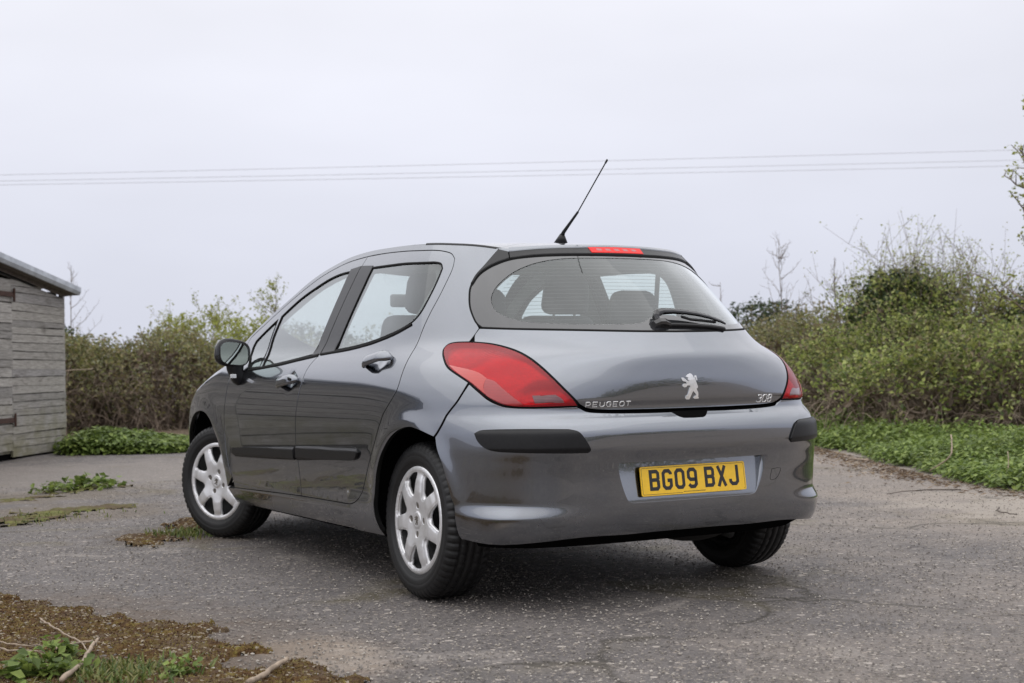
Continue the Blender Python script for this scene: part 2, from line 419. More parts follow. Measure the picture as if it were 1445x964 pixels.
def surf(name,outline,mat,parent,fmap,holes=(),du=.03,dv=.022,flange=.012,gap=0.,mirror=False,up=False,closed=False,fl_in=0.,gap_shade=True):
    """a panel of a mapped surface; up=True when the map is an upward height field (u,v)->(x,y,z)"""
    O=dedupe(np.array(outline,float)); 
    if gap: O=dedupe(inset(O,gap))
    Hs=[dedupe(np.array(h,float)) for h in holes]
    V2,F=tri_region(O,Hs,du,dv)
    P=fmap(V2); h=2.5e-3
    du_=fmap(V2+[h,0])-fmap(V2-[h,0]); dv_=fmap(V2+[0,h])-fmap(V2-[0,h])
    Nn=np.cross(du_,dv_) if up else np.cross(dv_,du_)
    Nn/=np.linalg.norm(Nn,axis=1,keepdims=True)+1e-12
    if not up: F=F[:,::-1]
    V=P;NN=Nn
    if flange:
        e=np.concatenate([F[:,[0,1]],F[:,[1,2]],F[:,[2,0]]]); 
        key=set(map(tuple,e)); B=np.array([x for x in map(tuple,e) if (x[1],x[0]) not in key])
        vid=np.unique(B); mp=-np.ones(len(P),int); mp[vid]=np.arange(len(vid))
        # outward direction at each border vertex
        t=P[B[:,1]]-P[B[:,0]]; o=np.cross(t,Nn[B[:,0]]); o/=np.linalg.norm(o,axis=1,keepdims=True)+1e-12
        O3=np.zeros((len(vid),3)); np.add.at(O3,mp[B[:,0]],o); np.add.at(O3,mp[B[:,1]],o); O3/=np.linalg.norm(O3,axis=1,keepdims=True)+1e-12
        n0=len(P); k=len(vid); r=min(.0011,flange*.3)
        top=P[vid]+O3*r*.7-Nn[vid]*r; bot=P[vid]-Nn[vid]*flange-O3*fl_in
        V=np.vstack([P,top,bot]); tn=O3*.45+Nn[vid]*.88; tn/=np.linalg.norm(tn,axis=1,keepdims=True)
        NN=np.vstack([Nn,tn,O3])
        a=mp[B[:,0]];b=mp[B[:,1]]
        F=[F,np.stack([B[:,1],B[:,0],n0+a,n0+b],1),np.stack([n0+b,n0+a,n0+k+a,n0+k+b],1)]
    if mirror:
        V=V*[-1,1,1]; NN=NN*[-1,1,1]; F=[f[:,::-1] for f in (F if isinstance(F,list) else [F])]
    o=mesh_np(name,V,F,mat,parent,normals=NN)
    if flange and gap and gap_shade:
        # black on the returned edges stands in for shade in the shut gaps
        me=o.data; me.materials.append(M['rubber_and_gap_shade']); k=len(F[-1]); n=len(me.polygons); mi=np.zeros(n,np.int32); mi[n-k:]=1; me.polygons.foreach_set('material_index',mi)
    return o
def U(L,sub=4):
    """segments of (s,z) control points -> one (u,v) outline; sub=0 keeps straight"""
    out=[]
    for seg in L:
        c=catmull(seg,sub) if sub and len(seg)>2 else np.array(seg,float)
        out.append(c)
    P=np.vstack(out); return P*[KU,1]
def sym(L,sub=4):
    """left half outline (starts and ends on s=0) closed with its mirror image"""
    P=U(L,sub); Q=P[::-1]*[-1,1]; return np.vstack([P,Q[1:-1]])
def ribbon(name,curve,w,off,mat,parent,mirror=False,closed=False,th=.004,fmap=Wmap):
    """a strip of width w that follows a (u,v) curve on the body"""
    C=np.array(curve,float); T=np.gradient(C,axis=0)
    if closed: T=np.roll(C,-1,0)-np.roll(C,1,0)
    T/=np.linalg.norm(T,axis=1,keepdims=True)+1e-12; Nr=np.stack([-T[:,1],T[:,0]],1)
    A=C+Nr*w/2;B=C-Nr*w/2; n=len(C)
    f0=fmap(off-th);f1=fmap(off)
    V=np.vstack([f0(A),f1(A*.85+B*.15),f1(B*.85+A*.15),f0(B)])
    m=n if closed else n-1; i=np.arange(m); j=(i+1)%n
    F=np.vstack([np.stack([i+k*n,j+k*n,j+(k+1)*n,i+(k+1)*n],1) for k in range(3)])
    if mirror: V=V*[-1,1,1]; F=F[:,::-1]
    return mesh_np(name,V,F,mat,parent,smooth=True)
# ------------------------------------------------------------------ the car
car=empty('hatchback_car',label='dark grey five-door hatchback parked on the asphalt with its front wheels turned left',cat='car')
SEAL=[(1.941,1.107),(1.837,1.189),(1.705,1.291),(1.626,1.344),(1.547,1.390),(1.464,1.423),(1.381,1.446),(1.25,1.458),(1.13,1.457),(1.004,1.449),(.86,1.438),(.77,1.430),(.715,1.420),(.676,1.405),(.659,1.382)]
EDGE=[(.659,1.382),(.663,1.345),(.687,1.275),(.710,1.21),(.734,1.147),(.756,1.065),(.762,.982),(.757,.9),(.759,.839),(.773,.801),(.791,.762),(.812,.723),(.832,.678),(.856,.605),(.885,.521),(.911,.442),(.928,.395),(.944,.368),(.964,.350),(.988,.340),(1.02,.3362)]
DBOT=[(1.02,.3362),(1.143,.335),(1.335,.332),(1.615,.322),(1.905,.309)]
FRONT=[(1.905,.309),(1.925,.365),(1.945,.44),(1.960,.524),(1.968,.6),(1.968,.69),(1.958,.768),(1.953,.83),(1.949,.88),(1.948,.93),(1.955,.985)]
FTOP=[(1.955,.985),(1.962,1.04),(1.941,1.107)]
SPLIT=[(1.256,1.458),(1.261,1.392),(1.266,1.208),(1.275,1.02),(1.290,.985),(1.305,.956),(1.316,.912),(1.323,.835),(1.335,.758),(1.346,.68),(1.352,.6),(1.350,.54),(1.342,.48),(1.336,.40),(1.335,.332)]
WINR=[[(1.180,1.394),(1.064,1.391),(.946,1.387),(.86,1.381),(.79,1.376)],[(.79,1.376),(.745,1.372),(.718,1.362),(.710,1.342)],[(.710,1.342),(.722,1.298),(.747,1.22),(.775,1.15),(.806,1.112),(.873,1.076),(.983,1.041),(1.091,1.023),(1.198,1.012)],[(1.198,1.012),(1.188,1.2),(1.180,1.394)]]
WINF=[[(1.325,1.393),(1.392,1.388),(1.461,1.372),(1.545,1.336),(1.628,1.292),(1.685,1.249),(1.735,1.206)],[(1.735,1.206),(1.733,1.073),(1.692,.945)],[(1.692,.945),(1.55,.963),(1.438,.98),(1.331,.998)],[(1.331,.998),(1.326,1.196),(1.325,1.393)]]
QUART=[[(1.757,1.190),(1.825,1.134),(1.878,1.085)],[(1.878,1.085),(1.886,1.05),(1.872,1.01),(1.84,.975),(1.80,.940)],[(1.80,.940),(1.715,.945)],[(1.715,.945),(1.745,1.06),(1.757,1.190)]]
LIGHT=[[(.600,1.022),(.636,1.022),(.655,1.016),(.663,1.001),(.659,.981),(.644,.952),(.623,.922),(.588,.89),(.559,.862),(.534,.831),(.513,.805),(.495,.787),(.476,.775),(.455,.770),(.426,.768)],[(.426,.768),(.386,.768),(.322,.770)],[(.322,.770),(.340,.804),(.361,.838),(.383,.874),(.409,.913),(.44,.95),(.47,.977),(.505,.998),(.541,1.012),(.572,1.019),(.600,1.022)]]
FARCH=[(2.395,.40),(2.385,.49),(2.355,.575),(2.30,.650),(2.247,.688),(2.205,.704),(2.167,.706),(2.125,.694),(2.080,.655),(2.047,.579),(2.015,.495),(1.988,.401),(1.977,.304)]
W=Wmap()
flip=lambda L:[p for p in reversed(L)]
def sgn_side():
    for mir in (False,True): yield mir
def dark_shell():
    """black inner skin that closes the gaps between the panels"""
    f=Wmap(-.030)
    return f
BACK=dark_shell()
for mir in (False,True):
    body=surf('body_side',U([[(2.02,1.045),(1.94,1.128),(1.84,1.215),(1.7,1.32),(1.63,1.372),(1.55,1.417),(1.46,1.452),(1.38,1.474),(1.25,1.485),(1.13,1.483),(1.0,1.476),(.82,1.464),(.734,1.456),(.669,1.448),(.6,1.439),(.539,1.428),(.483,1.414)],
        [(.483,1.414),(.506,1.383),(.545,1.336),(.581,1.291),(.597,1.254),(.601,1.207),(.599,1.163),(.591,1.126),(.580,1.095),(.574,1.076)],
        [(.574,1.076),(.587,1.05),(.599,1.024)],
        [(.600,1.024),(.636,1.024),(.656,1.018),(.665,1.001),(.661,.981),(.646,.952),(.625,.922),(.590,.89),(.562,.864)],
        [(.562,.864),(.571,.826),(.583,.785),(.597,.749),(.615,.714),(.628,.686),(.640,.656)],
        [(.640,.656),(.656,.667),(.675,.679),(.704,.690),(.738,.679),(.776,.645),(.815,.576),(.839,.498),(.853,.412),(.862,.345),(.863,.295),(.852,.226)],
        [(.852,.226),(1.117,.222),(1.378,.222),(1.687,.222),(1.962,.222)],[(1.962,.222),(1.978,.303)],[(1.978,.303),(1.92,.305)],
        flip(DBOT),flip(EDGE),flip(SEAL),[(1.941,1.107),(1.962,1.055),(1.985,1.035),(2.02,1.045)]]),
        M['paint'],car,W,gap=.0022,flange=.022,mirror=mir)
    # inner skins seen through the windows
    surf('pillar_trim',U([[(2.0,1.05),(1.84,1.205),(1.7,1.31),(1.55,1.405),(1.38,1.462),(1.13,1.475),(.82,1.455),(.6,1.43),(.49,1.405)],[(.49,1.405),(.55,1.336),(.60,1.254),(.60,1.16),(.575,1.08),(.60,1.0)],[(.60,1.0),(.88,.98)],[(.88,.98),(.87,1.08),(.84,1.15),(.80,1.25),(.775,1.325),(.79,1.36),(.84,1.375)],[(.84,1.375),(1.0,1.385),(1.21,1.39)],[(1.21,1.39),(1.225,1.2),(1.235,1.0),(1.235,.6)],[(1.235,.6),(1.342,.6)],[(1.342,.6),(1.335,1.0),(1.328,1.2),(1.322,1.40)],[(1.322,1.40),(1.40,1.395),(1.55,1.345),(1.69,1.255),(1.80,1.165),(1.89,1.085)],[(1.89,1.085),(1.86,.99),(1.80,.9)],[(1.80,.9),(2.0,.9)]]),
        M['trim'],car,Wmap(-.045),flange=0,mirror=mir,du=.06,dv=.05)
    surf('door_trim',U([[(.70,.76),(1.95,.74)],[(1.95,.74),(1.95,.98)],[(1.95,.98),(1.69,.935),(1.33,.985)],[(1.33,.985),(1.198,1.0),(.983,1.03),(.873,1.065),(.80,1.10),(.70,1.12)]]),M['trim'],car,Wmap(-.05),flange=0,mirror=mir,du=.08,dv=.06)
    # doors
    rd=surf('rear_door',U([[p for p in SEAL if p[0]<1.256][0:0]+[(1.256,1.458),(1.13,1.457),(1.004,1.449),(.86,1.438),(.77,1.430),(.715,1.420),(.676,1.405),(.659,1.382)],EDGE,[(1.02,.3362),(1.143,.335),(1.335,.332)],flip(SPLIT)]),
        M['paint'],car,W,holes=[U(WINR)],gap=.0034,flange=.02,mirror=mir)
    fd=surf('front_door',U([[(1.335,.332),(1.615,.322),(1.905,.309)],FRONT,FTOP,[p for p in SEAL if p[0]>1.256]+[(1.256,1.458)],SPLIT]),
        M['paint'],car,W,holes=[U(WINF),U(QUART)],gap=.0034,flange=.02,mirror=mir)
    # dark seams behind the shut lines
    ribbon('door_seal',U([SEAL]),.022,-.006,M['rubber_and_gap_shade'],body,mir)
    ribbon('door_seal',U([EDGE]),.02,-.010,M['rubber_and_gap_shade'],body,mir)
    ribbon('door_seal',U([DBOT]),.02,-.010,M['rubber_and_gap_shade'],body,mir)
    ribbon('door_seal',U([SPLIT]),.018,-.010,M['rubber_and_gap_shade'],body,mir)
    ribbon('door_seal',U([FRONT]),.018,-.010,M['rubber_and_gap_shade'],body,mir)
    for door,wins in ((rd,[WINR]),(fd,[WINF,QUART])):
        for w in wins:
            surf('window_glass',U(w),M['glass'],door,Wmap(-.004),flange=0,mirror=mir,du=.05,dv=.04)
            ribbon('window_rubber',dedupe(U(w)),.010,.0015,M['rubber_and_gap_shade'],door,mir,closed=True)
    # black pillar covers
    surf('pillar_cover',U([[(1.259,1.412),(1.176,1.403)],[(1.176,1.403),(1.184,1.2),(1.194,1.010)],[(1.194,1.010),(1.278,.998)],[(1.278,.998),(1.270,1.2),(1.259,1.412)]]),M['pillar_black'],rd,Wmap(.002),flange=.003,mirror=mir,du=.04,dv=.06)
    surf('pillar_cover',U([[(1.264,1.412),(1.329,1.404)],[(1.329,1.404),(1.330,1.2),(1.336,.988)],[(1.336,.988),(1.284,.996)],[(1.284,.996),(1.275,1.2),(1.264,1.412)]]),M['pillar_black'],fd,Wmap(.002),flange=.003,mirror=mir,du=.04,dv=.06)
    # waist mouldings
    ribbon('waist_moulding',U([[(.80,1.106),(.873,1.067),(.983,1.032),(1.091,1.014),(1.275,.996)]]),.013,.004,M['rubber_and_gap_shade'],rd,mir)
    ribbon('waist_moulding',U([[(1.292,.993),(1.438,.972),(1.55,.955),(1.80,.930)]]),.016,.004,M['rubber_and_gap_shade'],fd,mir)
    # side rub strips
    surf('rub_strip',U([[(1.342,.567),(1.1,.582),(.965,.589)],[(.965,.589),(.945,.585),(.934,.572),(.937,.552),(.947,.538),(.965,.531)],[(.965,.531),(1.1,.522),(1.344,.500)],[(1.344,.500),(1.342,.567)]]),M['black_plastic'],rd,Wmap(lambda s,z: .013-.010*np.clip((np.abs(z-.545+.03*(np.abs(s)-1.1))-.022)/.012,0,1)),flange=.012,mirror=mir,dv=.006,du=.0075)
    surf('rub_strip',U([[(1.360,.564),(1.6,.545),(1.788,.532),(1.885,.520)],[(1.885,.520),(1.895,.508),(1.890,.49),(1.875,.478)],[(1.875,.478),(1.6,.488),(1.362,.500)],[(1.362,.500),(1.360,.564)]]),M['black_plastic'],fd,Wmap(lambda s,z: .013-.010*np.clip((np.abs(z-.525+.03*(np.abs(s)-1.5))-.02)/.012,0,1)),flange=.012,mirror=mir,dv=.006,du=.0075)
    # door handles: a bowed grip over the finger bowl
    for door,y0,y1,z0,z1 in ((rd,.455,.245,.935,.966),(fd,1.42,1.195,.852,.878)):
        t=np.linspace(0,1,13); rings=[]
        for ti in t:
            y=y0+(y1-y0)*ti; z=z0+(z1-z0)*ti
            s=1+(y-Y0)/(Y1-Y0) if y>Y0 else None
            if s is None:
                ss=np.linspace(.6,1,200); yy=Wpos(ss,np.full(200,z))[:,1]; s=np.interp(y,yy,ss)
            p=Wpos(s,z); nrm=Wn(s,z); up=np.array([0,.13,.99]); up-=nrm*(up@nrm); up/=np.linalg.norm(up)
            e=min(ti,1-ti); hh=.009+.016*min(1,e/.12)**.5; bow=.006+.026*min(1,e/.22)**.7; th=.0135
            a=np.linspace(0,2*np.pi,12,endpoint=False)
            rings.append(p+nrm*bow+ (np.sign(np.sin(a))*np.abs(np.sin(a))**.7)[:,None]*up*hh+np.cos(a)[:,None]*nrm*th)
        V=np.concatenate(rings); i=np.arange(12*12).reshape(12,12); j=np.roll(i,-1,1)
        Fq=np.stack([i,j,j+12,i+12],-1).reshape(-1,4); caps=np.array([np.arange(12)[::-1],np.arange(144,156)])
        if mir: V=V*[-1,1,1]; Fq=Fq[:,::-1]; caps=caps[:,::-1]
        h=mesh_np('door_handle',V,[Fq,caps],M['paint'],door,smooth=True)
        if door is fd:
            p=Wpos(1.362,.872); V2=[]; 
            a=np.linspace(0,2*np.pi,14,endpoint=False); nrm=Wn(1.362,.872)
            V2=p+nrm*.0455+np.stack([np.zeros(14),np.cos(a)*.008,np.sin(a)*.008],1); V3=V2-nrm*.01
            VV=np.vstack([V2,V3]); 
            if mir: VV=VV*[-1,1,1]
            i=np.arange(14); mesh_np('lock_barrel',VV,[np.arange(14)[None],np.stack([i,(i+1)%14,(i+1)%14+14,i+14],1)],M['steel'],h)
    # front wing
    surf('front_wing',U([FRONT[1:],[(1.955,.985),(1.985,1.025),(2.02,1.040)],[(2.02,1.040),(2.1,.983),(2.2,.948),(2.35,.913),(2.5,.873),(2.56,.858)],[(2.56,.858),(2.50,.77),(2.43,.69),(2.405,.60),(2.397,.40)],FARCH,[(1.977,.304),(1.925,.365)]]),M['paint'],car,W,gap=.0034,flange=.02,mirror=mir)
    surf('wing_corner_cover',U([[(1.945,.94),(1.985,.955),(2.02,.99)],[(2.02,.99),(1.99,1.02),(1.955,.99)],[(1.955,.99),(1.945,.94)]]),M['pillar_black'],car,Wmap(.002),flange=.004,mirror=mir)
    hl=surf('headlamp',U([[(2.565,.855),(2.50,.765),(2.44,.69)],[(2.44,.69),(2.6,.665),(2.74,.67)],[(2.74,.67),(2.78,.73),(2.80,.792)],[(2.80,.792),(2.7,.818),(2.565,.855)]]),M['lens_white'],car,W,gap=.003,mirror=mir)
    # tail light
    tl=surf('tail_light',U(LIGHT),M['lens'],car,Wmap(.003),gap=.0038,flange=.02,mirror=mir,dv=.015)
    surf('lamp_reflector',U(LIGHT),M['reflector'],tl,Wmap(lambda s,z: -.022-.020*np.minimum(1,(((s-.44)/.075)**2+((z-.855)/.060)**2))*0-.03*np.exp(-(((s-.405)/.05)**2+((z-.825)/.045)**2)**2)-.03*np.exp(-(((s-.50)/.055)**2+((z-.90)/.05)**2)**2)-.012*np.exp(-(((s-.60)/.05)**2+((z-.975)/.04)**2)**2)),gap=.006,flange=0,mirror=mir,dv=.010,du=.012)
    LOW=[[(.652,.962),(.610,.926),(.592,.920),(.569,.912),(.542,.898),(.523,.878)],[(.523,.878),(.526,.85),(.519,.82),(.505,.800)],[(.505,.800),(.530,.833),(.555,.864),(.586,.894),(.618,.921),(.639,.951),(.652,.962)]]
    surf('indicator_lens',U([[(.622,.930),(.592,.920),(.569,.912),(.542,.898),(.523,.878)],[(.523,.878),(.526,.85),(.519,.82),(.503,.797)],[(.503,.797),(.530,.834),(.556,.866),(.585,.893),(.622,.930)]]),M['lens_amber'],tl,Wmap(.0045),flange=.0015,mirror=mir,dv=.012)
    surf('lower_lens',U([[(.523,.876),(.505,.866),(.485,.838),(.462,.806),(.440,.779)],[(.440,.779),(.456,.776),(.474,.781),(.492,.792),(.503,.801)],[(.503,.801),(.519,.82),(.525,.85),(.523,.876)]]),M['lens_dark'],tl,Wmap(.0045),flange=.0015,mirror=mir,dv=.012)
    surf('reversing_lens',U([[(.424,.811),(.376,.813)],[(.376,.813),(.361,.796),(.356,.784)],[(.356,.784),(.417,.783)],[(.417,.783),(.424,.811)]]),M['lens_clear'],tl,Wmap(.0045),flange=.0015,mirror=mir,dv=.012)
    ribbon('lamp_gasket',dedupe(U(LIGHT)),.010,-.002,M['rubber_and_gap_shade'],tl,mir,closed=True)
    ribbon('panel_seam',U([[(.565,.86),(.571,.826),(.583,.785),(.597,.749),(.615,.714),(.628,.686),(.638,.66)]]),.014,-.010,M['rubber_and_gap_shade'],body,mir)
    ribbon('panel_seam',U([[(.575,1.076),(.587,1.05),(.599,1.024)]]),.014,-.010,M['rubber_and_gap_shade'],body,mir)

# roof, spoiler, windscreen, bonnet
rail=RP[:,:2]; 
def rail_y(ya,yb):
    """rail points of the left side between two stations, rear to front"""
    y=np.linspace(ya,yb,40); return np.stack([-np.interp(y,_ry,_rx),y],1)
def band(f0,f1,ins=.004,n=21):
    """closed (x,y) outline between two cross curves y=f(x), following the rail at both sides"""
    def edge(f):
        y=.0
        for _ in range(30): y=f(-np.interp(y,_ry,_rx)+ins)
        return y
    ya,yb=edge(f0),edge(f1); L=rail_y(ya,yb)+[ins,0]; xa,xb=L[0,0],L[-1,0]
    x=np.linspace(xb,-xb,n)[1:-1]; front=np.stack([x,[f1(v) for v in x]],1)
    Rr=L[::-1]*[-1,1]; x=np.linspace(-xa,xa,n)[1:-1]; rear=np.stack([x,[f0(v) for v in x]],1)
    return np.vstack([L,front,Rr,rear])
sp_f=lambda x: .085-.105*(abs(x)/.47)**2
roof=surf('roof',band(sp_f,lambda x:1.56-.30*(x/.62)**2,.012),M['paint'],car,Hmap(),up=True,du=.05,dv=.05,gap=.002,flange=.02)
_L=[p for p in RP if p[1]<-.012 and p[0]<=1e-6]; _L=np.array(sorted(_L,key=lambda p:-p[0]))[:,:2]
_f=np.linspace(-.458,.458,25); 
spo=np.vstack([_L,np.stack([_f,[sp_f(v) for v in _f]],1),_L[::-1][:-1]*[-1,1]])
tailgate_top=surf('spoiler',spo,M['paint'],car,Hmap(),up=True,du=.03,dv=.02,gap=.0015,flange=.018)
for mir in (False,True):
    c=np.array([(s,z-.001) for s,z in RAILc if .49<s<.86])*[KU,1]
    ribbon('roof_ditch_strip',c,.012,.001,M['black_plastic'],car,mir)
wd=surf('windscreen',band(lambda x:1.57-.30*(x/.62)**2,lambda x:2.50-.42*(x/.78)**2,.03),M['glass'],car,Hmap(-.004),up=True,du=.08,dv=.08,flange=0)
surf('bonnet',band(lambda x:2.52-.42*(x/.78)**2,lambda x:3.44-.13*(x/.6)**2,.006),M['paint'],car,Hmap(),up=True,du=.06,dv=.05,gap=.002,flange=.02)
surf('windscreen_frame',band(lambda x:1.55-.30*(x/.62)**2,lambda x:2.56-.42*(x/.78)**2,.004),M['gloss_black'],car,Hmap(-.008),holes=[band(lambda x:1.62-.30*(x/.62)**2,lambda x:2.40-.42*(x/.78)**2,.075)],up=True,du=.08,dv=.08,flange=0)
surf('headlining',band(lambda x:-.05-.02*abs(x),lambda x:1.60-.30*(x/.62)**2,.03),M['trim_light'],car,Hmap(-.05),up=True,du=.12,dv=.12,flange=0)

# tailgate
tg=surf('tailgate',sym([[(0,.749),(.15,.750),(.266,.754),(.298,.760),(.312,.769),(.320,.776)],[(.320,.776),(.338,.806),(.359,.840),(.381,.876),(.407,.915),(.438,.953),(.468,.981),(.503,1.001),(.541,1.015),(.585,1.023)],[(.585,1.024),(.586,1.05),(.573,1.076)],[(.573,1.076),(.481,1.067),(.329,1.057),(.15,1.049),(0,1.047)]]),M['paint'],car,W,gap=.002,flange=.03,dv=.011,du=.0125)
GL=[[(0,1.050),(.15,1.052),(.329,1.060),(.481,1.070),(.566,1.079)],[(.566,1.079),(.580,1.097),(.590,1.126),(.598,1.163),(.600,1.207),(.595,1.254),(.568,1.299),(.535,1.327),(.497,1.347),(.448,1.364),(.362,1.374),(.239,1.378),(.12,1.379),(0,1.380)]]
CL=[[(0,1.085),(.12,1.082),(.239,1.081),(.339,1.085),(.439,1.096),(.477,1.109),(.507,1.128),(.526,1.150),(.533,1.175),(.534,1.196),(.528,1.22),(.514,1.247),(.49,1.275),(.455,1.305),(.416,1.327),(.372,1.344),(.315,1.357),(.245,1.365),(.12,1.368),(0,1.369)]]
surf('window_surround',sym(GL),M['frit'],tg,Wmap(-.002),holes=[sym(CL)],flange=.012,gap=.001,du=.035,dv=.02)
surf('rear_window',sym(GL),M['glass'],tg,Wmap(-.0045),gap=.006,flange=0,du=.05,dv=.04)
# wiper boss patch in the black band
surf('wiper_boss_band',U([[(.13,1.082),(.10,1.088),(.07,1.104),(.03,1.116),(-.03,1.117),(-.08,1.104),(-.12,1.088),(-.15,1.082)],[(-.15,1.082),(-.15,1.07)],[(-.15,1.07),(.13,1.07)],[(.13,1.07),(.13,1.082)]]),M['frit'],tg,Wmap(-.0015),flange=.001)
# heater lines
Vh=[];Fh=[]
for k,z in enumerate(np.linspace(1.105,1.352,17)):
    c=np.array(catmull(CL[0],6)); m=c[:,1]
    # widest |s| of the clear area at this height
    smax=max([s for s,zz in c if abs(zz-z)<.012] or [.3])-.03
    s=np.linspace(-smax,smax,40); f=Wmap(-.006)
    A=f(np.stack([s*KU,np.full(40,z+.0007)],1)); B=f(np.stack([s*KU,np.full(40,z-.0007)],1)); o=len(Vh)*80
    Vh.append(np.vstack([A,B])); i=np.arange(39); Fh.append(np.stack([i,i+1,i+41,i+40],1)+o)
tag(mesh_np('heater_lines',np.vstack(Vh),np.vstack(Fh),M['pillar_black'],tg),kind='stuff')
ribbon('window_seal',sym(GL),.009,.0005,M['rubber_and_gap_shade'],tg,closed=True)
# black spoiler edging and high brake light
surf('spoiler_edging',sym([[(0,1.383),(.12,1.382),(.239,1.381),(.362,1.377),(.448,1.367)],[(.448,1.367),(.446,1.392)],[(.446,1.392),(.384,1.397),(.322,1.401),(.2,1.405),(.1,1.408),(0,1.409)]]),M['pillar_black'],tg,Wmap(.006),flange=.02,dv=.008)
for mir in (False,True):
    surf('spoiler_edging',U([[(.452,1.366),(.497,1.350),(.535,1.330),(.568,1.302),(.592,1.262)],[(.592,1.262),(.574,1.299),(.542,1.337),(.505,1.381),(.485,1.404)],[(.485,1.404),(.452,1.393)],[(.452,1.393),(.452,1.366)]]),M['pillar_black'],tg,Wmap(.007),flange=.02,dv=.008,mirror=mir)
    surf('spoiler_side',U([[(.452,1.396),(.484,1.411),(.447,1.407)],[(.447,1.407),(.447,1.398),(.452,1.396)]]),M['paint'],tg,Wmap(.004),flange=.01,dv=.006,mirror=mir)
surf('spoiler_lip',sym([[(0,1.411),(.1,1.410),(.2,1.407),(.322,1.403),(.384,1.399),(.446,1.394)],[(.446,1.394),(.446,1.407)],[(.446,1.407),(.32,1.412),(.15,1.416),(0,1.418)]]),M['paint'],tg,Wmap(.010),flange=.03,dv=.004)
hb=surf('high_brake_light',sym([[(0,1.384),(.128,1.383)],[(.128,1.383),(.132,1.406)],[(.132,1.406),(0,1.409)]],0),M['lens_high'],tg,Wmap(.009),flange=.01,dv=.008)
for k in range(5):
    s=-.088+k*.044
    surf('lamp_cell',U([[(s-.014,1.391),(s+.010,1.391)],[(s+.010,1.391),(s+.014,1.400)],[(s+.014,1.400),(s-.010,1.400)],[(s-.010,1.400),(s-.014,1.391)]],0),M['lens_dark'],hb,Wmap(.0095),flange=.0006,dv=.006)
# rear bumper
PL=[[(.236,.553),(.243,.540),(.228,.47),(.212,.415),(.205,.404),(.190,.398)]]
plate_hole=sym([[(0,.553),(.15,.5535),(.228,.5545)],[(.228,.5545),(.240,.552),(.241,.542),(.229,.47),(.214,.415),(.207,.404),(.192,.3985)],[(.192,.3985),(.1,.398),(0,.398)]],3)
bp=surf('rear_bumper',sym([[(0,.737),(.15,.737),(.266,.742),(.302,.748),(.314,.757),(.325,.766)],[(.325,.766),(.386,.764),(.426,.764),(.455,.766),(.478,.771),(.497,.782),(.516,.800),(.536,.827),(.559,.858)],[(.559,.858),(.568,.826),(.580,.785),(.594,.749),(.612,.714),(.625,.686),(.637,.655)],[(.637,.655),(.631,.611),(.615,.55),(.604,.48),(.597,.427),(.590,.395),(.588,.327),(.583,.286),(.576,.270)],[(.576,.270),(.538,.268),(.431,.275),(.316,.279),(.209,.277),(.102,.279),(0,.279)]]),
    M['paint'],car,W,holes=[plate_hole],gap=.002,flange=.048,dv=.010,du=.0115,fl_in=.0,gap_shade=False)
surf('plate_recess',inset(plate_hole,-.003),M['paint'],bp,Wmap(lambda s,z: -.003-.036*np.clip((z-.405)/.145,0,1)),flange=0,dv=.008,du=.010)
surf('latch_recess',sym([[(0,.738),(.062,.738)],[(.062,.738),(.045,.720),(.033,.714)],[(.033,.714),(0,.713)]],3),M['dark'],bp,Wmap(.002),flange=.001,dv=.008)
ribbon('shut_line',U([[(-.32,.770),(-.305,.755),(-.28,.748),(-.2,.745),(0,.743),(.2,.745),(.28,.748),(.305,.755),(.32,.770)]]),.030,-.022,M['dark'],bp)
for mir in (False,True):
    surf('bumper_strip',U([[(.545,.672),(.536,.682),(.515,.686),(.441,.688),(.36,.685)],[(.36,.685),(.345,.679),(.336,.668),(.326,.645),(.317,.618),(.315,.606),(.320,.599)],[(.320,.599),(.36,.600),(.43,.603),(.494,.607)],[(.494,.607),(.516,.613),(.530,.627),(.540,.648),(.545,.672)]]),M['black_plastic'],bp,Wmap(lambda s,z: .010-.006*np.clip((np.abs(z-.644)-.03)/.012,0,1)),flange=.010,mirror=mir,dv=.006,du=.0075)
    ribbon('strip_seam',dedupe(U([[(.545,.672),(.536,.682),(.515,.686),(.441,.688),(.36,.685)],[(.36,.685),(.345,.679),(.336,.668),(.326,.645),(.317,.618),(.315,.606),(.320,.599)],[(.320,.599),(.36,.600),(.43,.603),(.494,.607)],[(.494,.607),(.516,.613),(.530,.627),(.540,.648),(.545,.672)]])),.006,.0008,M['rubber_and_gap_shade'],bp,mir,closed=True)
# towing eye cover on the right
tw=np.array([(-.262,.495),(-.292,.495),(-.283,.462),(-.274,.453),(-.258,.453),(-.262,.495)])*[KU,1]
ribbon('towing_cover_seam',catmull(tw,3),.0018,.0006,M['rubber_and_gap_shade'],bp)
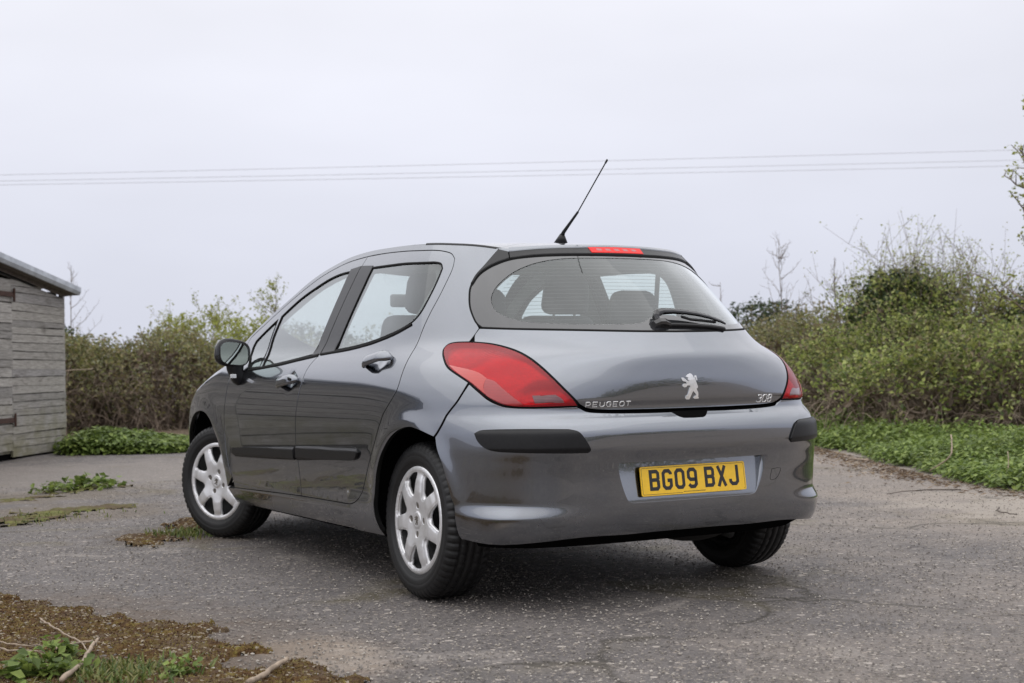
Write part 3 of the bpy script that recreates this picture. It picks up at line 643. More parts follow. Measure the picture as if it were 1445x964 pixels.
# undertray below the bumper
def dark_mesh(name,V,F): return mesh_np(name,np.array(V,float),np.array(F),M['dark'],car)
s=np.linspace(-.56,.56,41); f=Wmap(-.02); top=f(np.stack([s*KU,np.full(41,.285)],1)); inn=top*[.93,.86,.62]; inn[:,2]=.235
i=np.arange(40); mesh_np('undertray',np.vstack([top,inn]),np.stack([i,i+1,i+42,i+41],1),M['dark'],car)
bm=bmesh.new()
add_box(bm,(0,1.65,.205),(1.44,3.0,.04))
bm_obj('floor_pan',bm,M['dark'],car)
bm=bmesh.new(); add_box(bm,(0,.0,.27),(1.2,.08,.06),bevel=.02); bm_obj('rear_axle',bm,M['steel'],car)
tube('exhaust_pipe',[(.36,.5,.22),(.36,0,.235),(.36,-.35,.235),(.33,-.50,.225)],.024,M['steel'],car)
bm=bmesh.new(); bmesh.ops.create_uvsphere(bm,u_segments=16,v_segments=10,radius=1); bmesh.ops.scale(bm,vec=(.20,.11,.075),verts=bm.verts); bmesh.ops.translate(bm,vec=(.2,-.42,.27),verts=bm.verts); bm_obj('silencer',bm,M['steel'],car,True)
# wheel housings
for sx in (-1,1):
    for yc,zc,r in ((-.01,.33,.375),(2.61,.33,.41)):
        a=np.linspace(-.15,math.pi+.15,25); n=len(a)
        o=np.stack([np.full(n,sx*.872),yc+r*np.cos(a),zc+r*np.sin(a)],1)
        for k in range(n):
            ss=np.linspace(.3,2.9,400); pw=Wpos(ss,np.full(400,o[k,2])); o[k,0]=sx*(np.interp(o[k,1],pw[:,1],-pw[:,0])-.026)
        q=o.copy(); q[:,0]=sx*.50; cc=np.array([[sx*.50,yc,zc]])
        i=np.arange(n-1); mesh_np('wheel_housing',np.vstack([o,q,cc]),[np.stack([i,i+1,i+1+n,i+n],1),np.stack([i+n,i+1+n,np.full(n-1,2*n)],1)],M['dark'],car,smooth=True)
# front bumper
fb=surf('front_bumper',U([[(2.40,.60),(2.397,.40),(2.36,.24)],[(2.36,.24),(2.7,.22),(3.0,.22),(3.3,.22),(3.64,.24)],[(3.64,.24),(3.603,.40),(3.60,.60),(3.57,.685)],[(3.57,.685),(3.4,.662),(3.26,.668),(3.2,.785)],[(3.2,.785),(3.0,.752),(2.8,.785)],[(2.8,.785),(2.74,.668),(2.6,.662),(2.43,.685),(2.40,.60)]]),M['paint'],car,W,gap=.003,flange=.02)
surf('grille',U([[(2.72,.50),(3.0,.49),(3.28,.50)],[(3.28,.50),(3.24,.33),(3.2,.30)],[(3.2,.30),(3.0,.29),(2.8,.30)],[(2.8,.30),(2.76,.33),(2.72,.50)]]),M['black_plastic'],fb,Wmap(.004),flange=.003)

# ---- wheels
def lathe_x(prof,seg,notch=None):
    """profile (x outward, r) round the x axis, outward is -x (left wheel)"""
    prof=np.array(prof,float); a=np.linspace(0,2*np.pi,seg,endpoint=False)
    Rr=np.repeat(prof[None,:,1],seg,0); 
    if notch is not None: Rr=Rr-notch(np.arange(seg)[:,None],np.arange(len(prof))[None,:])
    V=np.stack([-np.repeat(prof[None,:,0],seg,0),Rr*np.cos(a)[:,None],Rr*np.sin(a)[:,None]],-1)
    n=len(prof); i=np.arange(seg)[:,None]*n+np.arange(n-1)[None]; j=((np.arange(seg)[:,None]+1)%seg)*n+np.arange(n-1)[None]
    return V.reshape(-1,3),np.stack([i,j,j+1,i+1],-1).reshape(-1,4)[:,::-1]
half=[(.086,.212),(.0905,.222),(.0945,.229),(.0950,.2305),(.0975,.2325),(.1000,.243),(.1010,.256),(.1005,.258),(.1010,.262),(.0998,.278),(.0985,.280),(.0982,.284),(.0955,.294),(.0905,.3025),(.0840,.3090),(.0745,.3135),(.0620,.3158),(.0545,.3164),(.0535,.3100),(.0465,.3100),(.0455,.3168),(.0200,.3172),(.0190,.3105),(.0120,.3105),(.0110,.3173)]
half=[(x,r*.988 if r>.26 else r) for x,r in half]
prof=half+[(-x,r) for x,r in reversed(half)]
nh=len(half)
def notch(i,j):
    jj=np.minimum(j,2*nh-1-j); sh=(jj>=12)&(jj<=16); rib=(jj>=17)&(jj<=20)
    return np.where(sh&(i%6<2),.0060,0)+np.where((jj==21)&(i%8<2),.005,0)
TV,TF=lathe_x(prof,360,notch)
def hub_h(r): return np.interp(r,[0,.028,.034,.045,.075,.11,.15,.172,.178,.190,.200,.2085],[.012,.012,.0075,.0078,.0125,.0165,.0130,.0085,.0078,.0105,.0085,.000])
def hubmap(Uv):
    r=np.hypot(Uv[:,0],Uv[:,1]); a=np.arctan2(Uv[:,1],Uv[:,0])
    # the seven spokes stand a little proud and are crowned
    k=np.cos(7*(a-R(95)))
    h=hub_h(r)+.0020*k*np.clip((r-.07)/.05,0,1)*np.clip((.185-r)/.03,0,1)
    d=np.full(len(Uv),1.)
    for q in HB: d=np.minimum(d,np.sqrt(((Uv[:,None]-q[None])**2).sum(-1)).min(1))
    h=h-.0030*np.exp(-(d/.0040)**2)
    return np.stack([-h,Uv[:,0],Uv[:,1]],-1)
HB=[]
def polar(pts,phi): 
    return np.array([(r*math.cos(phi+a),r*math.sin(phi+a)) for r,a in pts])
holes=[]
hp=[(.180,-.285),(.182,-.13),(.1825,0),(.182,.13),(.180,.285),(.172,.305),(.156,.288),(.139,.255),(.121,.210),(.105,.155),(.095,.06),(.095,-.06),(.105,-.155),(.121,-.210),(.139,-.255),(.156,-.288),(.172,-.305)]
for k in range(7):
    holes.append(catmull(polar(hp,R(95)+2*math.pi*(k+.5)/7),3,True)); HB.append(holes[-1])
for k in range(4):
    a=np.linspace(0,2*np.pi,14,endpoint=False); b=R(0)+k*math.pi/2
    holes.append(np.stack([.054*math.cos(b)+.0145*np.cos(a),.054*math.sin(b)+.0145*np.sin(a)],1))
_a=np.linspace(0,2*np.pi,120,endpoint=False); disc=np.stack([.2085*np.cos(_a),.2085*np.sin(_a)],1)
LION=[(525,270),(560,280),(590,305),(612,340),(625,380),(640,400),(645,350),(655,325),(680,315),(703,330),(712,370),(722,420),(712,445),(690,420),(682,370),(668,365),(665,400),(690,460),(715,520),(738,570),(735,600),(700,620),(715,660),(745,705),(752,760),(745,800),(768,830),(750,845),(640,845),(620,830),(645,790),(690,765),(680,740),(640,710),(605,675),(575,720),(545,770),(520,820),(500,855),(420,855),(385,830),(400,780),(440,765),(460,750),(480,690),(505,610),(525,575),(505,548),(440,545),(410,580),(350,588),(310,560),(320,520),(350,500),(430,498),(400,460),(340,450),(300,430),(280,380),(300,362),(340,365),(400,405),(470,455),(495,430),(460,420),(455,390),(475,360),(440,365),(405,345),(430,325),(470,290)]
LION=np.array(LION,float); LION=np.stack([LION[:,0]-530,560-LION[:,1]],1)/585*.102          # metres, 0.102 tall
def flat_emblem(name,poly,mat,parent,mp,th):
    """a flat outline with thickness and a bevelled rim, mapped by mp(2d, height)"""
    P=np.array(poly); I=inset(P,.0004)
    n=len(P); V2,F=tri_region(I,[],.5,.5)
    top=mp(V2,th); A=mp(I,th);B=mp(P,th*.6);C=mp(P,-.001)
    o=len(V2); i=np.arange(n); j=(i+1)%n
    Fs=np.vstack([np.stack([o+k*n+i,o+k*n+j,o+(k+1)*n+j,o+(k+1)*n+i],1) for k in range(2)])
    return mesh_np(name,np.vstack([top,A,B,C]),[np.array(F),Fs],mat,parent)
wheel_mesh={}
def make_wheel(loc,rot):
    def place(o): return o
    # steel rim behind the trim: dish and barrel
    RV,RF=lathe_x([(.02,.0),(.025,.05),(.035,.075),(.01,.10),(.0,.13),(.015,.165),(.05,.195),(.078,.207),(.082,.215),(.078,.217),(-.085,.214),(-.085,.19),(-.02,.185),(-.03,0)],48)
    if 'rim' not in wheel_mesh:
        w=mesh_np('wheel',RV,RF,M['steel'],car,smooth=True); wheel_mesh['rim']=w.data
        t=mesh_np('tyre',TV,TF,M['tyre'],w,smooth=True); wheel_mesh['tyre']=t.data
        h=surf('hubcap',disc,M['silver'],w,hubmap,holes=holes,du=.0055,dv=.0055,flange=.022,fl_in=.003); wheel_mesh['hub']=h.data
        h.data.transform(Matrix.Diagonal((1,1.062,1.062,1))); h.data.transform(Matrix.Translation((-.082,0,0)))
        parts=[('tyre',t.data,w),('hubcap',h.data,w)]
    else:
        w=link(bpy.data.objects.new('wheel',wheel_mesh['rim']),car)
        t=link(bpy.data.objects.new('tyre',wheel_mesh['tyre']),w); h=link(bpy.data.objects.new('hubcap',wheel_mesh['hub']),w)
    if 'bolt' not in wheel_mesh:
        bm=bmesh.new(); bmesh.ops.create_cone(bm,cap_ends=True,segments=6,radius1=.0140,radius2=.0125,depth=.016); bmesh.ops.rotate(bm,matrix=Matrix.Rotation(R(-90),3,'Y'),verts=bm.verts)
        b=bm_obj('wheel_bolt',bm,M['bolt'],w); wheel_mesh['bolt']=b.data; first=b
        e=flat_emblem('wheel_emblem',LION*.36,M['bolt'],w,lambda q,hh: np.stack([np.full(len(q),-.0945-hh),-q[:,0],q[:,1]],-1),.0012); wheel_mesh['emb']=e.data
    else:
        first=link(bpy.data.objects.new('wheel_bolt',wheel_mesh['bolt']),w); link(bpy.data.objects.new('wheel_emblem',wheel_mesh['emb']),w)
    for k in range(4):
        o=first if k==0 else link(bpy.data.objects.new('wheel_bolt',wheel_mesh['bolt']),w)
        o.location=(-.080,.0573*math.cos(k*math.pi/2),.0573*math.sin(k*math.pi/2))
    w.location=loc; w.rotation_euler=rot
    return w
ST=R(23)
make_wheel((-.758,0,.312),(0,R(2),0))
make_wheel((.748,0,.312),(R(40),R(2),math.pi))
make_wheel((-.762,2.608,.314),(R(20),0,ST))
make_wheel((.762,2.608,.314),(R(70),0,math.pi+ST))
for sx in (-1,1):
    V,F=lathe_x([(0,.0),(0,.115),(-.05,.118),(-.05,.0)],32); o=mesh_np('brake_drum',V*[1,1,1],F,M['rust'],car,smooth=False); o.location=(sx*.72,0,.314)

# ---- mirrors
for mir in (False,True):
    sx=1 if mir else -1
    bm=bmesh.new(); bmesh.ops.create_uvsphere(bm,u_segments=32,v_segments=20,radius=1)
    for v in bm.verts:
        x,y,z=v.co
        # flat back (towards the driver), bulged front, squarer outline
        n=(abs(x)**2.8+abs(z)**2.8+1e-9)**(1/2.8) ; rr=math.hypot(x,z); k=rr/n if n>1e-4 else 1
        x*=k; z*=k
        y=y*.085 if y>0 else y*.012
        wz=.076*(1-.10*x) if z>0 else .070
        v.co=(x*.098+.012*z, y, z*wz-.010*x)
    rim=bm
    hous=bm_obj('door_mirror',rim,M['paint'],car,True); hous.location=(sx*.925,2.02,1.018); hous.rotation_euler=(0,0,sx*R(-8)); hous.scale=(-sx,1,1)
    hous.data.materials.append(M['gloss_black'])
    for p in hous.data.polygons:
        c=p.center
        if c.y<.022 or c.z<-.035: p.material_index=1
    a=np.linspace(0,2*np.pi,40,endpoint=False); c,s_=np.cos(a),np.sin(a)
    n=(np.abs(c)**3.2+np.abs(s_)**3.2)**(-1/3.2); G2=np.stack([c*n*.078,np.full(40,-.0145),s_*n*.058-.008*c],1)
    G1=G2*[1.07,1,1.09]; G1[:,1]=-.0125; G0=G1.copy(); G0[:,1]=.0
    i=np.arange(40); j=(i+1)%40
    g=mesh_np('mirror_glass',G2,np.arange(40)[None],M['mirror'],hous)
    g2=mesh_np('mirror_bezel',np.vstack([G2+[0,.0004,0],G1,G0]),np.vstack([np.stack([i,j,j+40,i+40],1),np.stack([i+40,j+40,j+80,i+80],1)]),M['gloss_black'],hous)
    V=[];ring=[(0,-.055,.046,.036),(.0,-.085,.042,.034),(.012,-.115,.040,.034),(.024,-.15,.034,.032),(.036,-.172,.016,.02)]
    a=np.linspace(0,2*np.pi,16,endpoint=False)
    for dx,dz,rx,ry in ring:
        V.append(np.stack([dx+.024+rx*np.sign(np.cos(a))*np.abs(np.cos(a))**.7,.028+ry*np.sign(np.sin(a))*np.abs(np.sin(a))**.7,np.full(16,dz)],1))
    i=np.arange(4*16).reshape(4,16); j=np.roll(i,-1,1)
    mesh_np('mirror_stalk',np.vstack(V),[np.stack([i,j,j+16,i+16],-1).reshape(-1,4),np.arange(64,80)[None]],M['black_plastic'],hous,smooth=True)
    bm=bmesh.new(); add_box(bm,(-.002,-.002,-.118),(.034,.008,.022),bevel=.003); bm_obj('mirror_sensor_cover',bm,M['chrome'],hous)

# ---- aerial
bm=bmesh.new()
bmesh.ops.create_cone(bm,cap_ends=True,segments=20,radius1=.034,radius2=.009,depth=.045)
for v in bm.verts:
    if v.co.z<0: v.co.y*=1.35; v.co.x*=.85
    else: v.co.y-=.018
    v.co.z+=.0225
ab=bm_obj('aerial',bm,M['black_plastic'],car,True); ab.location=(-.045,.175,1.458)
tube('aerial_stem',[(0,-.014,.03),(0,-.030,.050),(0,-.090,.088),(0,-.150,.126)],[.0115,.0082,.0062,.0050],M['black_plastic'],ab)
_t=np.linspace(0,1,60); tube('aerial_rod',np.stack([np.zeros(60),-.147-.232*_t,.124+.190*_t],1)+[0,0,0],[.0030 if i%2 else .0024 for i in range(60)],M['black_plastic'],ab)
tube('aerial_tip',[(0,-.372,.308),(0,-.386,.320)],.0042,M['black_plastic'],ab)
# ------------------------------------------------------------------ plate, badges, wiper
def rear_pt(x,z,off=0.):
    """point of the rear surface at lateral x and height z"""
    x=np.asarray(x,float);z=np.broadcast_to(np.asarray(z,float),x.shape)
    s=-x/ (1.33)
    for _ in range(25):
        e=Wpos(s,z)[...,0]-x; d=(Wpos(s+1e-4,z)[...,0]-Wpos(s-1e-4,z)[...,0])/2e-4
        s=s-e/np.where(np.abs(d)<.2,-.2,d)
    P=Wpos(s,z); return P+Wn(s,z)*(np.asarray(off)+Disp(s,z,P))[...,None]
def bars(name,strokes,w,mp,h,mat,parent,bev=.25):
    """raised strokes: list of polylines in 2d, mitred and extruded through mp(2d,height)"""
    Vs=[];Fs=[];o=0
    for k,st in enumerate(strokes):
        closed=len(st)>2 and st[0]==st[-1]; P=np.array(st[:-1] if closed else st,float); n=len(P)
        nx=np.roll(P,-1,0)-P; pv=P-np.roll(P,1,0)
        if not closed: nx[-1]=pv[-1]; pv[0]=nx[0]
        nx/=np.linalg.norm(nx,axis=1,keepdims=True); pv/=np.linalg.norm(pv,axis=1,keepdims=True)
        n1=np.stack([-pv[:,1],pv[:,0]],1);n2=np.stack([-nx[:,1],nx[:,0]],1); m=n1+n2; m/=np.maximum((m*n2).sum(1,keepdims=True),.5)
        A=P+m*w/2;B=P-m*w/2; A2=P+m*w/2*(1-bev);B2=P-m*w/2*(1-bev); hh=h+.00004*k
        rows=[mp(A,-.0008),mp(A,hh*.55),mp(A2,hh),mp(B2,hh),mp(B,hh*.55),mp(B,-.0008)]
        Vs.append(np.vstack(rows)); q=n if closed else n-1; i=np.arange(q); j=(i+1)%n
        for r in range(5): Fs.append(o+np.stack([r*n+i,(r+1)*n+i,(r+1)*n+j,r*n+j],1))
        if not closed:
            for e in (0,n-1):
                f=[o+r*n+e for r in range(6)]
                Fs.append(np.array([[f[0],f[1],f[4],f[5]],[f[1],f[2],f[3],f[4]]]))
        o+=6*n
    return mesh_np(name,np.vstack(Vs),np.vstack(Fs),mat,parent)
GLY={ # 50 x 79 mm letter cell, stroke centre lines
 'B':[[(7,7),(36,7),(43,14),(43,34),(37,40.5),(43,47),(43,65),(36,72),(7,72),(7,7)],[(7,40.5),(37,40.5)]],
 'G':[[(43,58),(43,63),(34,72),(16,72),(7,63),(7,16),(16,7),(34,7),(43,16),(43,36),(26,36)]],
 '0':[[(16,7),(34,7),(43,16),(43,63),(34,72),(16,72),(7,63),(7,16),(16,7)]],
 '9':[[(7,16),(16,7),(34,7),(43,16),(43,63),(34,72),(16,72),(7,63),(7,43),(16,34),(43,34)]],
 'X':[[(7,0),(43,79)],[(7,79),(43,0)]],
 'J':[[(7,26),(7,16),(16,7),(34,7),(43,16),(43,79)]]}
np_root_z=.4765; pitch=R(7.8)
def plate_map(q,h):
    q=np.asarray(q); u=q[:,1]
    yy=-.7035-math.sin(pitch)*(-u)-0 ; n=np.array([0,-math.cos(pitch),math.sin(pitch)])
    P=np.stack([q[:,0],np.full(len(q),-.7035)+u*math.tan(pitch),np_root_z+u],-1)
    return P+n*h
def plate_outline(hw,hh,r):
    out=[]
    for cx,cy,a0 in ((hw-r,hh-r,0),(-hw+r,hh-r,90),(-hw+r,-hh+r,180),(hw-r,-hh+r,270)):
        for a in np.linspace(a0,a0+90,6): out.append((cx+r*math.cos(R(a)),cy+r*math.sin(R(a))))
    return np.array(out)
HW,HH=.2505,.0555
plate=flat_emblem('number_plate',plate_outline(HW,HH,.008),M['plate_yellow'],tg.parent,plate_map,.003)
mesh_np('plate_backing',plate_map(plate_outline(HW-.01,HH-.01,.008),-.001),np.arange(24)[None],M['dark'],plate)
bars('plate_border',[[tuple(p) for p in plate_outline(HW-.006,HH-.006,.006)[18:]]+[tuple(p) for p in plate_outline(HW-.006,HH-.006,.006)[:18]]+[(-.06,-HH+.006)]][0:1],.0014,lambda q,h:plate_map(q,h+.0031),.0004,M['plate_black'],plate)
x=-.211
for ch in 'BG09 BXJ':
    if ch==' ': x+=.024; continue
    st=[[((px)/1000*.96+x,(pz-39.5)/1000+.003) for px,pz in l] for l in GLY[ch]]
    bars('plate_digit' if ch.isdigit() else 'plate_letter',st,.0138,lambda q,h:plate_map(q,h+.0031),.0006,M['plate_black'],plate,bev=.05)
    x+=.0593
# the tiny supplier line along the lower edge, too small to read
bars('supplier_print',[[(-.055+k*.0062,-.0465),(-.051+k*.0062,-.0465)] for k in range(17)],.0026,lambda q,h:plate_map(q,h+.0031),.0003,M['plate_black'],plate)
surf_rear=lambda q,h: rear_pt(q[:,0],q[:,1],h)
L6={'P':[[(0,0),(0,20),(14,20),(18,16),(18,11),(14,7),(0,7)]],'E':[[(18,0),(0,0),(0,20),(18,20)],[(0,10),(15,10)]],'U':[[(0,20),(0,5),(5,0),(14,0),(19,5),(19,20)]],'G':[[(18,17),(15,20),(5,20),(0,15),(0,5),(5,0),(14,0),(18,4),(18,10),(10,10)]],'O':[[(5,0),(15,0),(20,5),(20,15),(15,20),(5,20),(0,15),(0,5),(5,0)]],'T':[[(-1,20),(19,20)],[(9,20),(9,0)]]}
x=-.460
for ch in 'PEUGEOT':
    st=[[(x+px*.00096,.7655+pz*.00086) for px,pz in l] for l in L6[ch]]
    bars('badge_letter',st,.0036,surf_rear,.0030,M['chrome'],tg,.35); x+=.0278
N3={'3':[[(1,24),(4,27),(15,27),(18,24),(18,18),(14,14.5),(7,14.5)],[(14,14.5),(18,11),(18,4),(15,1),(4,1),(1,4)]],'0':[[(5,1),(15,1),(19,5),(19,23),(15,27),(5,27),(1,23),(1,5),(5,1)]],'8':[[(5,1),(15,1),(18,4),(18,11),(14,14.5),(6,14.5),(2,11),(2,4),(5,1)],[(6,14.5),(14,14.5),(17,18),(17,24),(14,27),(6,27),(3,24),(3,18),(6,14.5)]]}
x=.339
for ch in '308':
    st=[[(x+px*.00122+pz*.0002,.762+pz*.00108) for px,pz in l] for l in N3[ch]]
    bars('badge_digit',st,.0040,surf_rear,.0030,M['chrome'],tg,.35); x+=.0292
flat_emblem('lion_emblem',LION*.98+[.0,.834],M['chrome'],tg,lambda q,h: rear_pt(q[:,0],q[:,1],h),.0042)
# small stone chip mark left of the wiper and the keyless washer jet
# rear wiper: arm with its cap, blade below it
def strip3(name,pts,wd,ht,mat,parent,off):
    """a bar along (x,z,lift) points on the rear glass"""
    pts=np.array(pts,float); c=rear_pt(pts[:,0],pts[:,1],pts[:,2]+off); 
    n=rear_pt(pts[:,0],pts[:,1],pts[:,2]+off+.01)-c; n/=np.linalg.norm(n,axis=1,keepdims=True)
    t=np.gradient(c,axis=0); t/=np.linalg.norm(t,axis=1,keepdims=True); b=np.cross(n,t)
    wd=np.broadcast_to(np.array(wd),len(c))[:,None]; ht=np.broadcast_to(np.array(ht),len(c))[:,None]
    prof=[(-1,-1),(-1,.4),(-.55,1),(.55,1),(1,.4),(1,-1)]
    V=np.stack([c+b*wd/2*p+n*ht/2*q for p,q in prof],1); k=len(prof); i=np.arange(len(c)*k).reshape(len(c),k); j=np.roll(i,-1,1)
    F=np.stack([i[:-1],j[:-1],j[1:],i[1:]],-1).reshape(-1,4)
    return mesh_np(name,V.reshape(-1,3),[F,np.array([i[0][::-1],i[-1]])],mat,parent,smooth=False)
wip=strip3('wiper_arm',[(-.062,1.086,.0),(-.064,1.096,.008),(-.055,1.106,.014),(-.03,1.110,.017),(.02,1.110,.018),(.08,1.107,.017),(.14,1.100,.016),(.20,1.089,.014),(.255,1.074,.012),(.275,1.066,.010)],[.026,.030,.030,.026,.022,.020,.018,.016,.013,.008],[.018,.022,.022,.018,.015,.013,.012,.011,.009,.006],M['gloss_black'],tg,.012)
strip3('wiper_blade',[(-.075,1.072,.0),(-.03,1.072,0),(.05,1.071,0),(.13,1.068,0),(.2,1.064,0),(.272,1.056,0)],[.016]*6,[.014]*6,M['black_plastic'],wip,.006)
strip3('wiper_boss',[(-.085,1.074,0),(-.06,1.078,.004),(-.035,1.078,.004),(-.01,1.074,0)],[.028,.034,.034,.026],[.02,.03,.03,.02],M['gloss_black'],wip,.006)
strip3('wiper_bridge',[(.06,1.098,.006),(.10,1.088,.004),(.16,1.084,.004),(.23,1.078,.004)],[.010]*4,[.008]*4,M['black_plastic'],wip,.010)
# ------------------------------------------------------------------ interior
def rounded(name,c,size,mat,parent,rot=None,bevel=.04,seg=3,taper=1.0):
    bm=bmesh.new(); r=bmesh.ops.create_cube(bm,size=1); bmesh.ops.scale(bm,vec=size,verts=bm.verts)
    for v in bm.verts:
        if v.co.z>0: v.co.x*=taper
    bmesh.ops.bevel(bm,geom=list(bm.edges),offset=bevel,segments=seg,affect='EDGES',profile=.5)
    if rot is not None: bmesh.ops.rotate(bm,matrix=rot,verts=bm.verts)
    o=bm_obj(name,bm,mat,parent,True); o.location=c; return o
rx=lambda d: Matrix.Rotation(R(d),3,'X')
cabin=rounded('cabin_floor',(0,1.2,.33),(1.50,2.5,.10),M['dark'],car,bevel=.03)
for sx in (-.37,.37):
    st=rounded('front_seat',(sx,1.28,.60),(.50,.50,.18),M['seat'],car,bevel=.06)
    b=rounded('seat_back',(0,-.33,.27),(.48,.13,.62),M['seat'],st,rx(14),bevel=.055,taper=.85)
    rounded('headrest',(0,-.475,.67),(.26,.10,.19),M['seat'],st,rx(10),bevel=.045,taper=.9)
    for k in (-.06,.06): tube('headrest_post',[(k,-.45,.55),(k,-.475,.64)],.006,M['chrome'],st,6)
rb=rounded('rear_seat',(0,.62,.58),(1.30,.48,.16),M['seat'],car,bevel=.06)
rounded('seat_back',(0,-.30,.25),(1.28,.13,.56),M['seat'],rb,rx(18),bevel=.05,taper=.92)
for sx in (-.40,.40):
    rounded('headrest',(sx,-.345,.600),(.26,.10,.17),M['seat'],rb,rx(12),bevel=.05,taper=.9)
    for k in (-.06,.06): tube('headrest_post',[(sx+k,-.34,.48),(sx+k,-.345,.55)],.006,M['chrome'],rb,6)
sh=np.array([(-.62,.22),(-.64,.0),(-.60,-.22),(-.45,-.42),(-.2,-.5),(.2,-.5),(.45,-.42),(.60,-.22),(.64,0),(.62,.22)])
mesh_np('parcel_shelf',np.c_[sh,np.full(10,1.02)],np.arange(10)[None],M['dark'],car)
# seat belt hanging by the right rear window
tube('seat_belt',[(.57,.30,1.37),(.575,.33,1.2),(.58,.36,1.03)],.014,M['trim_light'],car,4)
dash=rounded('dashboard',(0,2.06,.86),(1.42,.50,.24),M['trim'],car,rx(-6),bevel=.07)
mesh_np('dash_top',np.array([(-.70,1.82,.945),(.70,1.82,.945),(.68,2.42,.985),(-.68,2.42,.985)]),np.array([[0,1,2,3]]),M['trim'],dash).location=(0,-2.06,-.86)
bm=bmesh.new()
def torus(bm,R0,r0,seg=40,k=8):
    vs=[[bm.verts.new(((R0+r0*math.cos(b))*math.cos(a),(R0+r0*math.cos(b))*math.sin(a),r0*math.sin(b))) for b in np.linspace(0,2*np.pi,k,endpoint=False)] for a in np.linspace(0,2*np.pi,seg,endpoint=False)]
    for i in range(seg):
        for j in range(k): bm.faces.new((vs[i][j],vs[(i+1)%seg][j],vs[(i+1)%seg][(j+1)%k],vs[i][(j+1)%k]))
torus(bm,.185,.014); sw=bm_obj('steering_wheel',bm,M['trim'],car,True); sw.location=(.37,1.72,.93); sw.rotation_euler=(R(65),0,0)
bm=bmesh.new(); add_box(bm,(0,0,-.01),(.34,.04,.015)); add_box(bm,(0,-.09,-.012),(.04,.17,.015)); add_box(bm,(0,-.01,0),(.14,.11,.035),bevel=.015); bm_obj('wheel_hub',bm,M['trim'],sw)
rv=rounded('rear_view_mirror',(.0,1.80,1.29),(.24,.03,.07),M['trim'],car,bevel=.014)
